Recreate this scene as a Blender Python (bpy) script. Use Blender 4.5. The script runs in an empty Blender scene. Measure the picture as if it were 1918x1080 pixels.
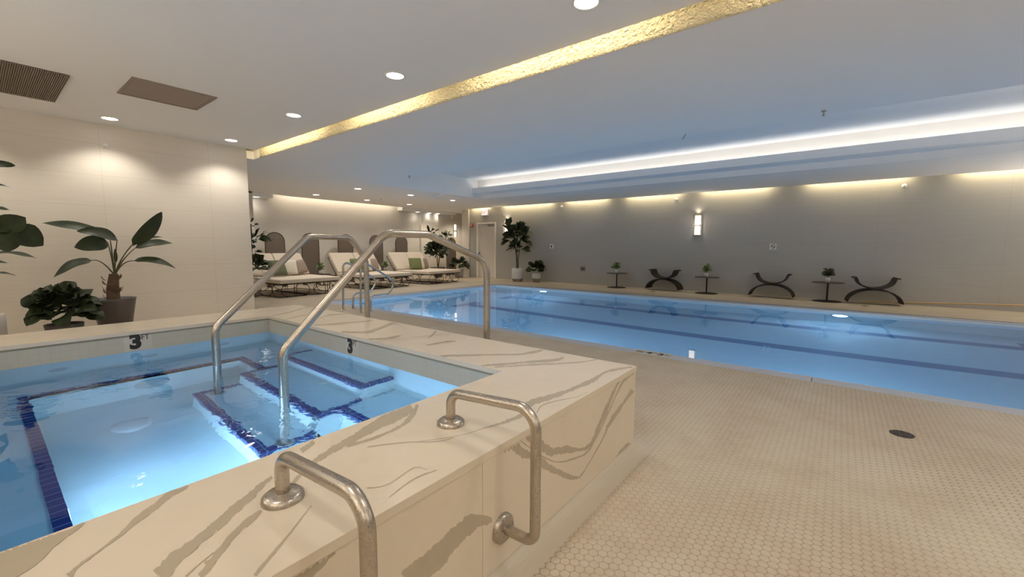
import bpy, math, random
from mathutils import Vector, Matrix
R = math.radians
rnd = random.Random(7)
S = bpy.context.scene
col = S.collection
# ------------------------------------------------------------------ camera, world, exposure
cam_d = bpy.data.cameras.new('camera'); cam = bpy.data.objects.new('camera', cam_d); col.objects.link(cam)
def _axes(yaw, pitch, roll):
    f = Vector((math.cos(yaw)*math.cos(pitch), math.sin(yaw)*math.cos(pitch), math.sin(pitch)))
    r = f.cross(Vector((0, 0, 1))).normalized(); u = r.cross(f)
    c, s = math.cos(roll), math.sin(roll)
    return c*r + s*u, -s*r + c*u, f
r_, u_, f_ = _axes(R(37.894), R(-5.559), R(0.278))
cam.matrix_world = Matrix(((r_.x, u_.x, -f_.x, 0), (r_.y, u_.y, -f_.y, 0), (r_.z, u_.z, -f_.z, 1.18), (0, 0, 0, 1)))
cam_d.sensor_width = 36; cam_d.lens = 787.06/1918*36; cam_d.clip_start = .02; cam_d.clip_end = 100
S.camera = cam
S.view_settings.view_transform = 'Standard'; S.view_settings.look = 'None'
S.view_settings.exposure = 0.2; S.view_settings.gamma = 1; S.view_settings.use_curve_mapping = False
S.cycles.max_bounces = 12; S.cycles.diffuse_bounces = 7; S.cycles.glossy_bounces = 4; S.cycles.transmission_bounces = 8
S.cycles.sample_clamp_indirect = 4; S.cycles.use_denoising = True; S.cycles.blur_glossy = 0.5
w = bpy.data.worlds.new('world'); S.world = w; w.use_nodes = True
w.node_tree.nodes['Background'].inputs[0].default_value = (.8, .82, .9, 1); w.node_tree.nodes['Background'].inputs[1].default_value = 0.0

# ------------------------------------------------------------------ lights
WARM = (1.0, .86, .68); NEUT = (1.0, .93, .83); YEL = (1.0, .83, .50); COOL = (1.0, .95, .88)
def area(name, loc, size, power, color, rot=(0, 0, 0), sizey=None, spread=180):
    l = bpy.data.lights.new(name, 'AREA'); l.energy = power; l.color = color
    if sizey: l.shape = 'RECTANGLE'; l.size = size; l.size_y = sizey
    else: l.shape = 'DISK'; l.size = size
    l.spread = R(spread)
    o = bpy.data.objects.new(name, l); o.location = loc; o.rotation_euler = rot; col.objects.link(o); return o
def spot(name, loc, power, color, angle=130, blend=.6, rad=.05):
    l = bpy.data.lights.new(name, 'SPOT'); l.energy = power; l.color = color; l.spot_size = R(angle); l.spot_blend = blend; l.shadow_soft_size = rad
    o = bpy.data.objects.new(name, l); o.location = loc; col.objects.link(o); return o
def aim(o, d):
    o.rotation_euler = Vector(d).to_track_quat('-Z', 'Y').to_euler()
# downlights (x, y, z of the ceiling they sit in, power)
DL1 = [(2.725, 3.609), (2.71, 5.718), (2.71, 7.852), (1.279, 7.85), (2.752, 1.502), (-.25, 7.85), (2.72, -.6), (-.25, 3.6), (-.25, 1.5), (1.28, -.6), (2.72, -2.7)]
DL2 = [(6.24, 12.035), (6.24, 9.9), (7.9, 12.035), (7.9, 9.865), (9.577, 12.035), (9.577, 9.87), (4.6, 12.035), (4.6, 9.9)]
DL3 = [(5.1, 13.2, 2.58), (10.9, 13.2, 2.556), (11.5, 13.2, 2.556), (11.97, 13.2, 2.556)]
for x, y in DL1: spot('ceiling_lamp', (x, y, 2.85), 44 if y > 7 else 31, NEUT, 120, .6, .06)
for x, y in DL2: spot('lounge_lamp', (x, y, 2.64), 44, NEUT, 130, .6, .06)
for x, y, z in DL3: spot('soffit_lamp', (x, y, z-.03), 4, WARM, 130, .9)
for x, y in ((12.9, 12.6), (11.3, 12.5)): spot('alcove_fill', (x, y, 2.6), 75, WARM, 130, .8)  # added fill spots without fixtures, brightening the alcove walls
# fluorescent battens in the slot beside the textured beam (scalloped yellow light)
ys = [(8.25, 5.95), (5.5, 3.65), (3.2, 1.05), (.55, -1.6)]
for a, b in ys:
    o = area('slot_batten', (3.02, (a+b)/2, 3.33), abs(a-b)-.35, 12*abs(a-b), YEL, sizey=.05, spread=120); aim(o, (.35, 0, -1))
# battens in the slot above the long wall
for a, b in [(11.6, 10.6), (10.0, 7.75), (7.3, 5.75), (5.2, 3.55), (3.1, 1.4), (.75, -1.1), (-1.75, -3.6)]:
    area('wall_slot_batten', (12.17, (a+b)/2, 2.80), .06, 4.8*abs(a-b), YEL, sizey=abs(a-b)-.1)
# cove strip
o = area('cove_strip', (9.52, 2.3, 2.86), .10, 14, COOL, sizey=12.6); o.rotation_euler = (math.pi, 0, 0)
# lounge wall wash
o = area('lounge_wash', (7.8, 13.2, 2.86), .06, 13, WARM, sizey=4.2); o.rotation_euler = (0, 0, math.pi/2)
# added unseen fill uplights for the ceiling, along the walls behind the camera
for x, y in ((-2.85, .5), (-2.85, 4.5), (-2.85, -3), (1.0, -5.05), (5.5, -5.05), (9.5, -5.05), (12.1, -4.5)):
    o = spot('rear_uplight_fill', (x, y, 1.75), 230, NEUT, 165, .9, .12); aim(o, (.35 if x < -2 else (-.35 if x > 12 else 0), .35 if y < -4 else 0, 1))
# underwater lamps, plus one fill for the tub treads
UW = (.85, .95, 1.0)
o = area('spa_light', (.18, 2.45, -.36), .18, 16, (1, .97, .98)); aim(o, (1, .12, -.05))
o = area('spa_light', (1.05, 1.475, .24), .14, 4, (1, .97, .98)); aim(o, (0, 1, -.12))  # added fill for the treads, replacing ceiling light the water blocks
for x, y, dx in [(10.17, 6.77, -1), (10.17, -.07, -1), (4.78, 6.77, 1), (4.78, 3.3, 1), (4.78, -.07, 1)]:
    o = area('pool_lamp', (x, y, -.38), .2, 34 if y > 5 else 28, UW); aim(o, (dx, 0, -.12))

# ------------------------------------------------------------------ materials
M = {}
def mat(name, color, rough=.6, metal=0, spec=.5, emit=None, es=0):
    m = bpy.data.materials.new(name); m.use_nodes = True; b = m.node_tree.nodes['Principled BSDF']
    b.inputs['Base Color'].default_value = (*color, 1); b.inputs['Roughness'].default_value = rough
    b.inputs['Metallic'].default_value = metal; b.inputs['Specular IOR Level'].default_value = spec
    if emit: b.inputs['Emission Color'].default_value = (*emit, 1); b.inputs['Emission Strength'].default_value = es
    M[name] = m; return m
class NT:
    def __init__(s, m): s.m = m; s.t = m.node_tree; s.b = s.t.nodes.get('Principled BSDF')
    def n(s, typ, **kw):
        x = s.t.nodes.new(typ)
        for k, v in kw.items():
            if k.startswith('i_'): x.inputs[k[2:].replace('_', ' ')].default_value = v
            else: setattr(x, k, v)
        return x
    def l(s, a, b): s.t.links.new(a, b)
    def math(s, op, a, b=None, clamp=False):
        x = s.t.nodes.new('ShaderNodeMath'); x.operation = op; x.use_clamp = clamp
        for i, v in enumerate((a, b)):
            if v is None: continue
            if isinstance(v, (int, float)): x.inputs[i].default_value = v
            else: s.l(v, x.inputs[i])
        return x.outputs[0]
    def vmath(s, op, a, b=None, c=None):
        x = s.t.nodes.new('ShaderNodeVectorMath'); x.operation = op
        for i, v in enumerate((a, b, c)):
            if v is None: continue
            if isinstance(v, (tuple, list)): x.inputs[i].default_value = v
            else: s.l(v, x.inputs[i])
        return x
    def pos(s): return s.n('ShaderNodeNewGeometry').outputs['Position']
    def mix(s, f, a, b):
        x = s.t.nodes.new('ShaderNodeMix'); x.data_type = 'RGBA'
        for sock, v in ((x.inputs[0], f), (x.inputs[6], a), (x.inputs[7], b)):
            if isinstance(v, (int, float)): sock.default_value = v
            elif isinstance(v, (tuple, list)): sock.default_value = (*v[:3], 1)
            else: s.l(v, sock)
        return x.outputs[2]
    def ramp(s, f, a, b, lo=0, hi=1):
        x = s.n('ShaderNodeMapRange'); x.inputs['From Min'].default_value = a; x.inputs['From Max'].default_value = b
        x.inputs['To Min'].default_value = lo; x.inputs['To Max'].default_value = hi; s.l(f, x.inputs['Value']); return x.outputs[0]
    def noise(s, vec, scale, detail=3, rough=.5, dist=0):
        x = s.n('ShaderNodeTexNoise'); x.inputs['Scale'].default_value = scale; x.inputs['Detail'].default_value = detail
        x.inputs['Roughness'].default_value = rough; x.inputs['Distortion'].default_value = dist
        if vec is not None: s.l(vec, x.inputs['Vector'])
        return x.outputs[0]
    def bump(s, h, strength, dist):
        x = s.n('ShaderNodeBump'); x.inputs['Strength'].default_value = strength; x.inputs['Distance'].default_value = dist
        s.l(h, x.inputs['Height']); s.l(x.outputs[0], s.b.inputs['Normal']); return x.outputs[0]
    def color(s, c): s.l(c, s.b.inputs['Base Color'])

mat('ceiling_paint', (.88, .86, .83), .85, spec=.2)
mat('cove_paint', (.85, .85, .85), .8, spec=.2)
t = NT(mat('wall_tile', (.6, .55, .48), .45))
def wall_tile(m, axis, base, dark, x0, w_, h_, z0):
    """large format wall tile with faint horizontal grain and hairline joints"""
    t = NT(m); p = t.pos(); sep = t.n('ShaderNodeSeparateXYZ'); t.l(p, sep.inputs[0])
    u = sep.outputs[axis]; z = sep.outputs[2]
    def joint(v, off, per, wd):
        a = t.math('ABSOLUTE', t.math('SUBTRACT', t.math('FRACT', t.math('ADD', t.math('DIVIDE', t.math('SUBTRACT', v, off), per), .5)), .5))
        return t.math('LESS_THAN', t.math('MULTIPLY', a, per), wd)
    j = t.math('MAXIMUM', joint(u, x0, w_, .0018), joint(z, z0, h_, .0015))
    g = t.vmath('MULTIPLY', p, (1.2, 1.2, 28)).outputs[0]
    n1 = t.noise(g, 1.6, 4, .6); n2 = t.noise(p, .7, 2)
    c = t.mix(t.ramp(n1, .3, .7, 0, 1), base, dark)
    c = t.mix(t.ramp(n2, .35, .65, 0, .25), c, tuple(v*.9 for v in base))
    c = t.mix(t.math('MULTIPLY', j, .45), c, tuple(v*.45 for v in base))
    t.color(c); t.bump(n1, .05, .002)
wall_tile(M['wall_tile'], 0, (.73, .67, .58), (.68, .62, .53), 1.223, 1.30, .427, .03)
mat('long_wall_tile', (.5, .5, .45), .5); wall_tile(M['long_wall_tile'], 1, (.43, .415, .385), (.40, .385, .355), 1.3, 1.9, .427, .03)
mat('lounge_wall', (.66, .62, .55), .6); wall_tile(M['lounge_wall'], 0, (.68, .64, .57), (.65, .61, .545), 5, 2.6, 3.0, 3)
# floor: small rounded hexagon mosaic
t = NT(mat('floor_mosaic', (.6, .5, .4), .42)); p = t.pos()
a_ = .036
q = t.vmath('MULTIPLY', p, (1/a_, 1/a_, 0)).outputs[0]
SQ = math.sqrt(3)
def hexd(off):
    x = t.vmath('MODULO', t.vmath('ADD', q, (off[0]+1000, off[1]+1000*SQ, 0)).outputs[0], (1, SQ, 1)).outputs[0]
    x = t.vmath('SUBTRACT', x, (.5, SQ/2, 0)).outputs[0]
    ab = t.vmath('ABSOLUTE', x).outputs[0]; sp = t.n('ShaderNodeSeparateXYZ'); t.l(ab, sp.inputs[0])
    hx = t.math('MAXIMUM', sp.outputs[0], t.math('ADD', t.math('MULTIPLY', sp.outputs[0], .5), t.math('MULTIPLY', sp.outputs[1], SQ/2)))
    ln = t.vmath('LENGTH', x).outputs[1]
    return t.math('ADD', t.math('MULTIPLY', hx, .5), t.math('MULTIPLY', ln, .5))
d = t.math('MINIMUM', hexd((0, 0)), hexd((.5, SQ/2)))
grout = t.ramp(d, .42, .485, 0, 1)
vor = t.n('ShaderNodeTexVoronoi', i_Scale=1/a_); t.l(p, vor.inputs['Vector'])
n1 = t.noise(p, .8, 4, .6); n2 = t.noise(p, 3.2, 3, .6); n3 = t.noise(p, 28, 0)
c = t.mix(t.ramp(n1, .4, .68), (.53, .465, .36), (.45, .365, .27))
c = t.mix(t.ramp(n2, .45, .65, 0, .55), c, (.43, .33, .235))
c = t.mix(t.ramp(n3, .35, .65, 0, .25), c, (.61, .545, .43))
sepf = t.n('ShaderNodeSeparateXYZ'); t.l(p, sepf.inputs[0])
gm = t.math('MULTIPLY', grout, t.ramp(t.noise(p, .9, 2), .38, .62, .35, .85))
c = t.mix(gm, c, (.33, .265, .185)); t.color(c)
t.l(t.ramp(grout, 0, 1, .36, .8), t.b.inputs['Roughness']); t.bump(t.math('SUBTRACT', 1, grout), .35, .002)
mat('cove_grout', (.53, .47, .375), .5)
# marble
def marble(name, c1, c2):
    t = NT(mat(name, c1, .2)); p = t.pos(); n = t.noise(p, 1.3, 5, .6, .6); n2 = t.noise(p, 14, 4)
    c = t.mix(t.ramp(n, .42, .7), c1, c2); c = t.mix(t.ramp(n2, .5, .75, 0, .25), c, tuple(v*.9 for v in c2)); t.color(c)
marble('marble', (.70, .615, .495), (.66, .575, .455)); marble('marble_vein', (.45, .385, .29), (.40, .34, .25))
def small_tile(name, color, grout, per, wd, rough=.35, bumps=True):
    t = NT(mat(name, color, rough)); p = t.pos()
    fr = t.vmath('FRACTION', t.vmath('MULTIPLY', p, (1/per,)*3).outputs[0]).outputs[0]
    ab = t.vmath('ABSOLUTE', t.vmath('SUBTRACT', fr, (.5, .5, .5)).outputs[0]).outputs[0]
    geo = t.n('ShaderNodeNewGeometry'); na = t.vmath('ABSOLUTE', geo.outputs['Normal']).outputs[0]
    # ignore the axis along the normal
    m_ = t.vmath('MULTIPLY', ab, t.vmath('SUBTRACT', (1, 1, 1), na).outputs[0]).outputs[0]
    sp = t.n('ShaderNodeSeparateXYZ'); t.l(m_, sp.inputs[0])
    mx = t.math('MAXIMUM', t.math('MAXIMUM', sp.outputs[0], sp.outputs[1]), sp.outputs[2])
    j = t.math('GREATER_THAN', mx, .5-wd/per/2)
    n = t.noise(p, 6, 3)
    c = t.mix(t.ramp(n, .3, .7, 0, .5), color, tuple(v*.88 for v in color)); t.color(t.mix(j, c, grout))
small_tile('rim_tile', (.50, .485, .41), (.42, .40, .33), .05, .002)
mat('rim_grime_shade', (.26, .25, .19), .6)  # grime and the slab's shadow line painted as one dark tone
small_tile('spa_tile', (.80, .84, .80), (.76, .80, .76), .05, .002)
small_tile('blue_tile', (.012, .04, .22), (.30, .40, .50), .055, .005, .25)
small_tile('pool_tile', (.74, .80, .82), (.72, .78, .80), .10, .002)
mat('lane_blue', (.20, .28, .42), .4)
mat('marker_ink', (.02, .018, .017), .5); mat('marker_tile', (.54, .52, .45), .4)
# brushed stainless
def steel(name, base, rough, stain):
    t = NT(mat(name, base, rough, 1)); p = t.pos(); n = t.noise(p, 9, 5, .7); n2 = t.noise(p, 260, 2)
    c = t.mix(t.ramp(n, .5, .8, 0, stain), base, (.20, .13, .08)); t.color(c)
    t.l(t.ramp(n2, .3, .7, rough-.05, rough+.08), t.b.inputs['Roughness']); t.bump(n2, .01, .0003)
steel('stainless', (.50, .45, .39), .3, .12); steel('stainless_clean', (.52, .50, .47), .24, .05)
mat('grate_grey', (.52, .55, .63), .4); mat('slot_dark', (.05, .045, .04), .7)
mat('black_metal', (.025, .019, .016), .55, 0, .25); mat('bronze', (.06, .042, .035), .38, .5)
t = NT(mat('cushion', (.66, .57, .46), .9, spec=.1)); p = t.pos(); n = t.noise(p, 420, 2); t.bump(n, .25, .001)
for nm, c in (('pillow_green', (.17, .19, .085)), ('pillow_dark_green', (.15, .16, .10)), ('pillow_white', (.72, .66, .56)), ('pillow_taupe', (.34, .26, .21))):
    t = NT(mat(nm, c, .95, spec=.1)); n = t.noise(t.pos(), 300, 2); t.bump(n, .3, .001)
t = NT(mat('panel_mesh', (.15, .115, .09), .8)); n = t.noise(t.pos(), 200, 1); t.bump(n, .2, .001)
mat('panel_edge', (.045, .03, .022), .5)
t = NT(mat('leaf', (.03, .05, .015), .55, spec=.3)); p = t.pos(); n = t.noise(p, 9, 3); t.color(t.mix(t.ramp(n, .3, .7), (.014, .022, .009), (.032, .048, .016)))
t = NT(mat('leaf_light', (.06, .10, .03), .45)); p = t.pos(); n = t.noise(p, 12, 3); t.color(t.mix(t.ramp(n, .3, .7), (.045, .08, .022), (.10, .15, .045)))
t = NT(mat('leaf_broad', (.03, .05, .03), .5, spec=.3)); p = t.pos(); n = t.noise(p, 5, 3); t.color(t.mix(t.ramp(n, .3, .7), (.018, .026, .014), (.036, .05, .02)))
mat('stem', (.07, .07, .03), .6)
mat('bark_dark', (.035, .024, .018), .8)
t = NT(mat('bark', (.10, .06, .04), .9)); n = t.noise(t.vmath('MULTIPLY', t.pos(), (1, 1, 8)).outputs[0], 12, 4); t.color(t.mix(n, (.07, .04, .028), (.20, .13, .09))); t.bump(n, .6, .01)
mat('soil', (.03, .022, .016), .95)
mat('pot_white', (.62, .59, .55), .55); mat('pot_taupe', (.27, .22, .19), .6); mat('pot_grey', (.10, .085, .08), .45); mat('pot_stone', (.33, .30, .27), .7)
mat('door_paint', (.68, .63, .56), .45); mat('white_trim', (.80, .77, .71), .4); mat('white_plastic', (.80, .79, .76), .4)
mat('grey_plastic', (.28, .28, .27), .5); mat('red_plastic', (.42, .015, .012), .35); mat('red_ink', (.45, .03, .03), .5)
mat('sign_glow', (.9, .9, .95), .4, emit=(.92, .88, 1.0), es=.65)
mat('lamp_disc', (1, 1, 1), .4, emit=(1.0, .96, .9), es=9)
mat('sconce_glass', (1, .95, .85), .3, emit=(1.0, .80, .55), es=1.7)
mat('pool_lens', (1, 1, 1), .3, emit=(.80, .93, 1.0), es=9)
mat('wood_pole', (.50, .33, .14), .5)
t = NT(mat('vent_metal', (.27, .21, .17), .6, .2)); mat('vent_dark', (.16, .125, .10), .8)
t = NT(mat('vent_wood', (.22, .165, .13), .6)); n = t.noise(t.vmath('MULTIPLY', t.pos(), (2, 20, 1)).outputs[0], 2, 3); t.color(t.mix(n, (.25, .19, .155), (.33, .26, .21)))
t = NT(mat('stucco', (.66, .59, .43), .9)); p = t.pos(); n = t.noise(p, 30, 4, .6, .5); t.bump(n, 1, .09)
def water(name, tint, layers):
    m = bpy.data.materials.new(name); m.use_nodes = True; tr = m.node_tree; tr.nodes.clear(); t = NT(m); M[name] = m
    out = tr.nodes.new('ShaderNodeOutputMaterial'); fr = tr.nodes.new('ShaderNodeFresnel'); fr.inputs['IOR'].default_value = 1.33
    rf = tr.nodes.new('ShaderNodeBsdfRefraction'); rf.inputs['IOR'].default_value = 1.33; rf.inputs['Roughness'].default_value = 0; rf.inputs['Color'].default_value = (*tint, 1)
    gl = tr.nodes.new('ShaderNodeBsdfGlossy'); gl.inputs['Roughness'].default_value = 0.0
    mx = tr.nodes.new('ShaderNodeMixShader'); bp = tr.nodes.new('ShaderNodeBump')
    p = t.pos(); h = None
    for sc, amt, det, mask in layers:
        v = t.math('MULTIPLY', t.noise(p, sc, det, .5, .6), amt)
        if mask: v = t.math('MULTIPLY', v, t.ramp(t.noise(p, mask, 1), .48, .66))
        h = v if h is None else t.math('ADD', h, v)
    bp.inputs['Strength'].default_value = 1; bp.inputs['Distance'].default_value = 1; t.l(h, bp.inputs['Height'])
    for nd in (fr, rf, gl): t.l(bp.outputs[0], nd.inputs['Normal'])
    t.l(fr.outputs[0], mx.inputs[0]); t.l(rf.outputs[0], mx.inputs[1]); t.l(gl.outputs[0], mx.inputs[2]); t.l(mx.outputs[0], out.inputs[0])
water('spa_water', (.27, .53, .86), [(2.5, .004, 1, 0), (13, .0045, 2, 1.4)])
water('pool_water', (.32, .56, .84), [(.9, .0012, 1, 0)])
VEINS_TOP = [
 [(1.412,1.006,1.457,1.063),(1.494,1.025,1.543,1.072),(1.567,1.001,1.617,1.042),(1.728,0.986,1.767,1.016),(1.903,0.964,1.953,1.0),(2.097,0.982,2.133,1.005),(2.213,0.953,2.253,0.973),(2.311,0.911,2.338,0.923)],
 [(1.41,0.96,1.412,0.966),(1.484,0.986,1.494,0.996),(1.573,0.971,1.581,0.977),(1.68,0.924,1.687,0.929),(1.773,0.916,1.779,0.92)],
 [(0.933,1.142,0.936,1.145),(1.006,1.09,1.009,1.095),(1.072,1.056,1.075,1.061),(1.155,1.034,1.159,1.04),(1.222,1.005,1.239,1.024),(1.294,0.991,1.317,1.016),(1.384,0.987,1.403,1.007)],
 [(1.704,1.964,1.716,1.98),(1.79,1.932,1.822,1.968),(1.92,1.814,1.951,1.844),(2.104,1.62,2.132,1.642),(2.199,1.554,2.246,1.59),(2.316,1.534,2.359,1.566)],
 [(1.737,1.641,1.749,1.654),(1.863,1.536,1.899,1.567),(2.009,1.44,2.044,1.466),(2.144,1.327,2.203,1.367),(2.253,1.334,2.274,1.349)],
 [(1.809,1.534,1.822,1.545),(2.029,1.353,2.054,1.37),(2.193,1.212,2.215,1.225),(2.339,1.147,2.356,1.156)],
 [(0.512,1.198,0.513,1.214),(0.618,1.276,0.623,1.307),(0.688,1.297,0.7,1.338),(0.765,1.317,0.783,1.368),(0.889,1.337,0.924,1.419),(1.017,1.356,1.068,1.458),(1.103,1.379,1.156,1.478)],
 [(0.752,1.303,0.759,1.319),(0.872,1.282,0.881,1.299),(0.982,1.293,0.995,1.321),(1.087,1.348,1.096,1.385),(1.16,1.419,1.161,1.439)],
 [(0.302,1.15,0.302,1.185),(0.319,1.16,0.319,1.197),(0.379,1.196,0.381,1.236),(0.454,1.251,0.456,1.288),(0.508,1.301,0.509,1.319)],
 [(0.265,1.025,0.264,1.054),(0.281,1.035,0.278,1.062),(0.332,1.087,0.33,1.11),(0.377,1.119,0.378,1.153),(0.419,1.152,0.42,1.163)],
 [(0.318,0.924,0.317,0.934),(0.365,0.96,0.365,0.97),(0.414,0.996,0.414,1.003),(0.473,1.043,0.473,1.048),(0.511,1.071,0.511,1.076)],
 [(0.793,1.247,0.797,1.255),(0.891,1.179,0.895,1.185),(0.969,1.092,0.973,1.097),(1.029,1.064,1.034,1.069)],
 [(0.65,1.029,0.652,1.033),(0.697,0.999,0.698,1.002),(0.805,1.012,0.807,1.016),(0.822,0.969,0.824,0.972)],
 [(0.664,0.942,0.665,0.946),(0.763,0.96,0.766,0.966),(0.839,0.947,0.842,0.951)],
 [(0.637,1.382,0.642,1.414),(0.699,1.425,0.705,1.452)],
 [(0.079,1.218,0.074,1.243),(0.093,1.249,0.092,1.261),(0.112,1.265,0.111,1.276),(0.136,1.286,0.135,1.295),(0.167,1.31,0.166,1.324),(0.202,1.338,0.2,1.367),(0.254,1.38,0.253,1.413),(0.291,1.41,0.293,1.448),(0.336,1.44,0.337,1.45)],
 [(0.198,1.053,0.19,1.11),(0.217,1.077,0.211,1.13),(0.241,1.101,0.238,1.15),(0.273,1.128,0.272,1.171),(0.316,1.152,0.318,1.193)],
 [(0.228,1.036,0.227,1.042),(0.254,1.056,0.254,1.06),(0.288,1.073,0.288,1.078)],
 [(0.247,1.007,0.245,1.024),(0.281,1.041,0.279,1.058)],
 [(-0.013,1.313,-0.021,1.489),(0.012,1.316,0.003,1.462),(0.041,1.341,0.033,1.446),(0.072,1.381,0.067,1.445),(0.097,1.408,0.095,1.443),(0.125,1.443,0.124,1.453)],
 [(1.797,4.423,1.807,4.45),(1.994,4.501,2.018,4.559),(2.201,4.663,2.223,4.713),(2.323,4.723,2.339,4.756)],
 [(1.778,4.107,1.789,4.135),(1.924,4.17,1.946,4.221),(2.057,4.24,2.069,4.267)],
 [(1.802,3.618,1.814,3.642),(1.914,3.527,1.947,3.589),(2.116,3.458,2.149,3.513),(2.266,3.421,2.286,3.453)],
 [(2.005,3.92,2.018,3.948),(2.178,4.007,2.215,4.077),(2.33,3.957,2.353,3.997)],
 [(1.802,3.144,1.813,3.163),(1.876,3.011,1.895,3.041),(1.967,2.953,1.987,2.983)],
 [(1.793,3.136,1.828,3.196),(1.909,2.995,1.945,3.053),(2.062,3.012,2.116,3.1),(2.271,3.128,2.323,3.206),(2.301,3.073,2.315,3.091)],
 [(1.737,2.802,1.748,2.82),(1.845,2.673,1.873,2.714),(1.943,2.653,1.972,2.695),(2.016,2.666,2.028,2.684)],
 [(2.083,2.424,2.092,2.438),(2.188,2.488,2.205,2.517),(2.301,2.573,2.322,2.609)],
 [(1.93,2.259,1.943,2.276),(2.064,2.229,2.094,2.263),(2.142,2.192,2.163,2.214)],
]
VEINS_FRONT = [
 [(0.725,0.186,0.668,0.278),(0.817,0.204,0.759,0.288),(0.869,0.227,0.817,0.299),(0.936,0.233,0.887,0.305),(0.987,0.242,0.963,0.299),(1.056,0.222,1.053,0.243)],
 [(0.389,0.417,0.354,0.505),(0.429,0.431,0.401,0.498),(0.468,0.444,0.446,0.494),(0.496,0.46,0.484,0.486),(0.517,0.473,0.515,0.478)],
 [(1.07,0.468,1.065,0.479),(1.16,0.439,1.163,0.486),(1.236,0.387,1.262,0.406),(1.332,0.321,1.357,0.336),(1.438,0.237,1.465,0.252),(1.563,0.153,1.576,0.169),(1.671,0.1,1.675,0.115)],
 [(1.688,0.096,1.672,0.109),(1.739,0.112,1.729,0.119),(1.816,0.144,1.807,0.15),(1.939,0.202,1.924,0.211),(2.012,0.242,1.978,0.262),(2.135,0.286,2.094,0.31),(2.225,0.315,2.189,0.336),(2.333,0.346,2.286,0.371)],
 [(1.222,0.482,1.237,0.49),(1.281,0.428,1.308,0.441),(1.36,0.363,1.388,0.383),(1.457,0.304,1.463,0.338),(1.568,0.269,1.562,0.304),(1.655,0.244,1.653,0.263),(1.744,0.214,1.728,0.235),(1.82,0.222,1.794,0.239),(1.884,0.264,1.846,0.285),(1.989,0.349,1.954,0.366),(2.086,0.428,2.053,0.443),(2.141,0.466,2.107,0.481)],
 [(1.193,0.477,1.197,0.479),(1.265,0.416,1.269,0.418),(1.362,0.337,1.367,0.34),(1.483,0.261,1.484,0.267),(1.632,0.214,1.627,0.224),(1.757,0.194,1.745,0.205),(1.859,0.232,1.845,0.24),(1.998,0.325,1.982,0.333),(2.117,0.405,2.097,0.414),(2.176,0.434,2.144,0.451),(2.323,0.454,2.269,0.486)],
 [(2.141,-0.013,2.092,0.033),(2.271,-0.044,2.155,0.05),(2.402,-0.039,2.269,0.059)],
 [(1.561,0.452,1.558,0.451),(1.54,0.471,1.542,0.469),(1.522,0.451,1.526,0.449)],
]
# ------------------------------------------------------------------ mesh helpers
class MB:
    def __init__(s): s.v = []; s.f = []; s.mi = []; s.sm = []
    def add(s, vs, fs, mi=0, smooth=False):
        o = len(s.v); s.v += [tuple(v) for v in vs]
        for f in fs: s.f.append(tuple(i+o for i in f)); s.mi.append(mi); s.sm.append(smooth)
        return s
    def box(s, a, b, mi=0):
        x0, y0, z0 = a; x1, y1, z1 = b
        return s.add([(x0,y0,z0),(x1,y0,z0),(x1,y1,z0),(x0,y1,z0),(x0,y0,z1),(x1,y0,z1),(x1,y1,z1),(x0,y1,z1)],
                     [(0,3,2,1),(4,5,6,7),(0,1,5,4),(1,2,6,5),(2,3,7,6),(3,0,4,7)], mi)
    def quad(s, *p, mi=0): return s.add(p, [tuple(range(len(p)))], mi)
    def tube(s, pts, r, n=12, mi=0, caps=True, closed=False):
        pts = [Vector(p) for p in pts]; m = len(pts); rr = r if isinstance(r, (list, tuple)) else [r]*m
        vs = []; up = None
        for i in range(m):
            a = pts[(i-1) % m] if (closed or i > 0) else pts[i]; b = pts[(i+1) % m] if (closed or i < m-1) else pts[i]
            t = (b-a).normalized()
            if up is None:
                up = t.orthogonal().normalized()
            up = (up - t*up.dot(t))
            up = up.normalized() if up.length > 1e-6 else t.orthogonal().normalized()
            w_ = t.cross(up)
            for k in range(n):
                an = 2*math.pi*k/n; vs.append(pts[i] + rr[i]*(math.cos(an)*up + math.sin(an)*w_))
        fs = []
        for i in range(m if closed else m-1):
            j = (i+1) % m
            for k in range(n): fs.append((i*n+k, i*n+(k+1) % n, j*n+(k+1) % n, j*n+k))
        s.add(vs, fs, mi, True)
        if caps and not closed:
            s.add(vs[:n], [tuple(range(n))[::-1]], mi); s.add(vs[-n:], [tuple(range(n))], mi)
        return s
    def lathe(s, prof, c=(0, 0, 0), n=32, mi=0, smooth=True, axis='z'):
        vs = []
        for r, z in prof:
            for k in range(n):
                a = 2*math.pi*k/n; p = (r*math.cos(a), r*math.sin(a), z)
                if axis == 'y': p = (p[0], p[2], p[1])
                if axis == 'x': p = (p[2], p[0], p[1])
                vs.append((c[0]+p[0], c[1]+p[1], c[2]+p[2]))
        fs = [(i*n+k, i*n+(k+1) % n, (i+1)*n+(k+1) % n, (i+1)*n+k) for i in range(len(prof)-1) for k in range(n)]
        return s.add(vs, fs, mi, smooth)
    def build(s, name, m, parent=None, loc=None, bevel=0, seg=2):
        me = bpy.data.meshes.new(name); me.from_pydata(s.v, [], s.f)
        for x in (m if isinstance(m, (list, tuple)) else [m]): me.materials.append(M[x])
        for p, mi, sm in zip(me.polygons, s.mi, s.sm): p.material_index = mi; p.use_smooth = sm
        me.update()
        o = bpy.data.objects.new(name, me); col.objects.link(o)
        if parent: o.parent = parent
        if loc: o.location = loc
        if bevel:
            b = o.modifiers.new('bevel', 'BEVEL'); b.width = bevel; b.segments = seg; b.limit_method = 'ANGLE'
        return o
def kids(o): return [c for c in bpy.data.objects if c.parent == o]
def thing(name, label, cat, loc=(0, 0, 0), rz=0, group=None):
    o = bpy.data.objects.new(name, None); col.objects.link(o); o.location = loc; o.rotation_euler = (0, 0, rz); o.empty_display_size = .1
    return tag(o, label, cat, group)
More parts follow.
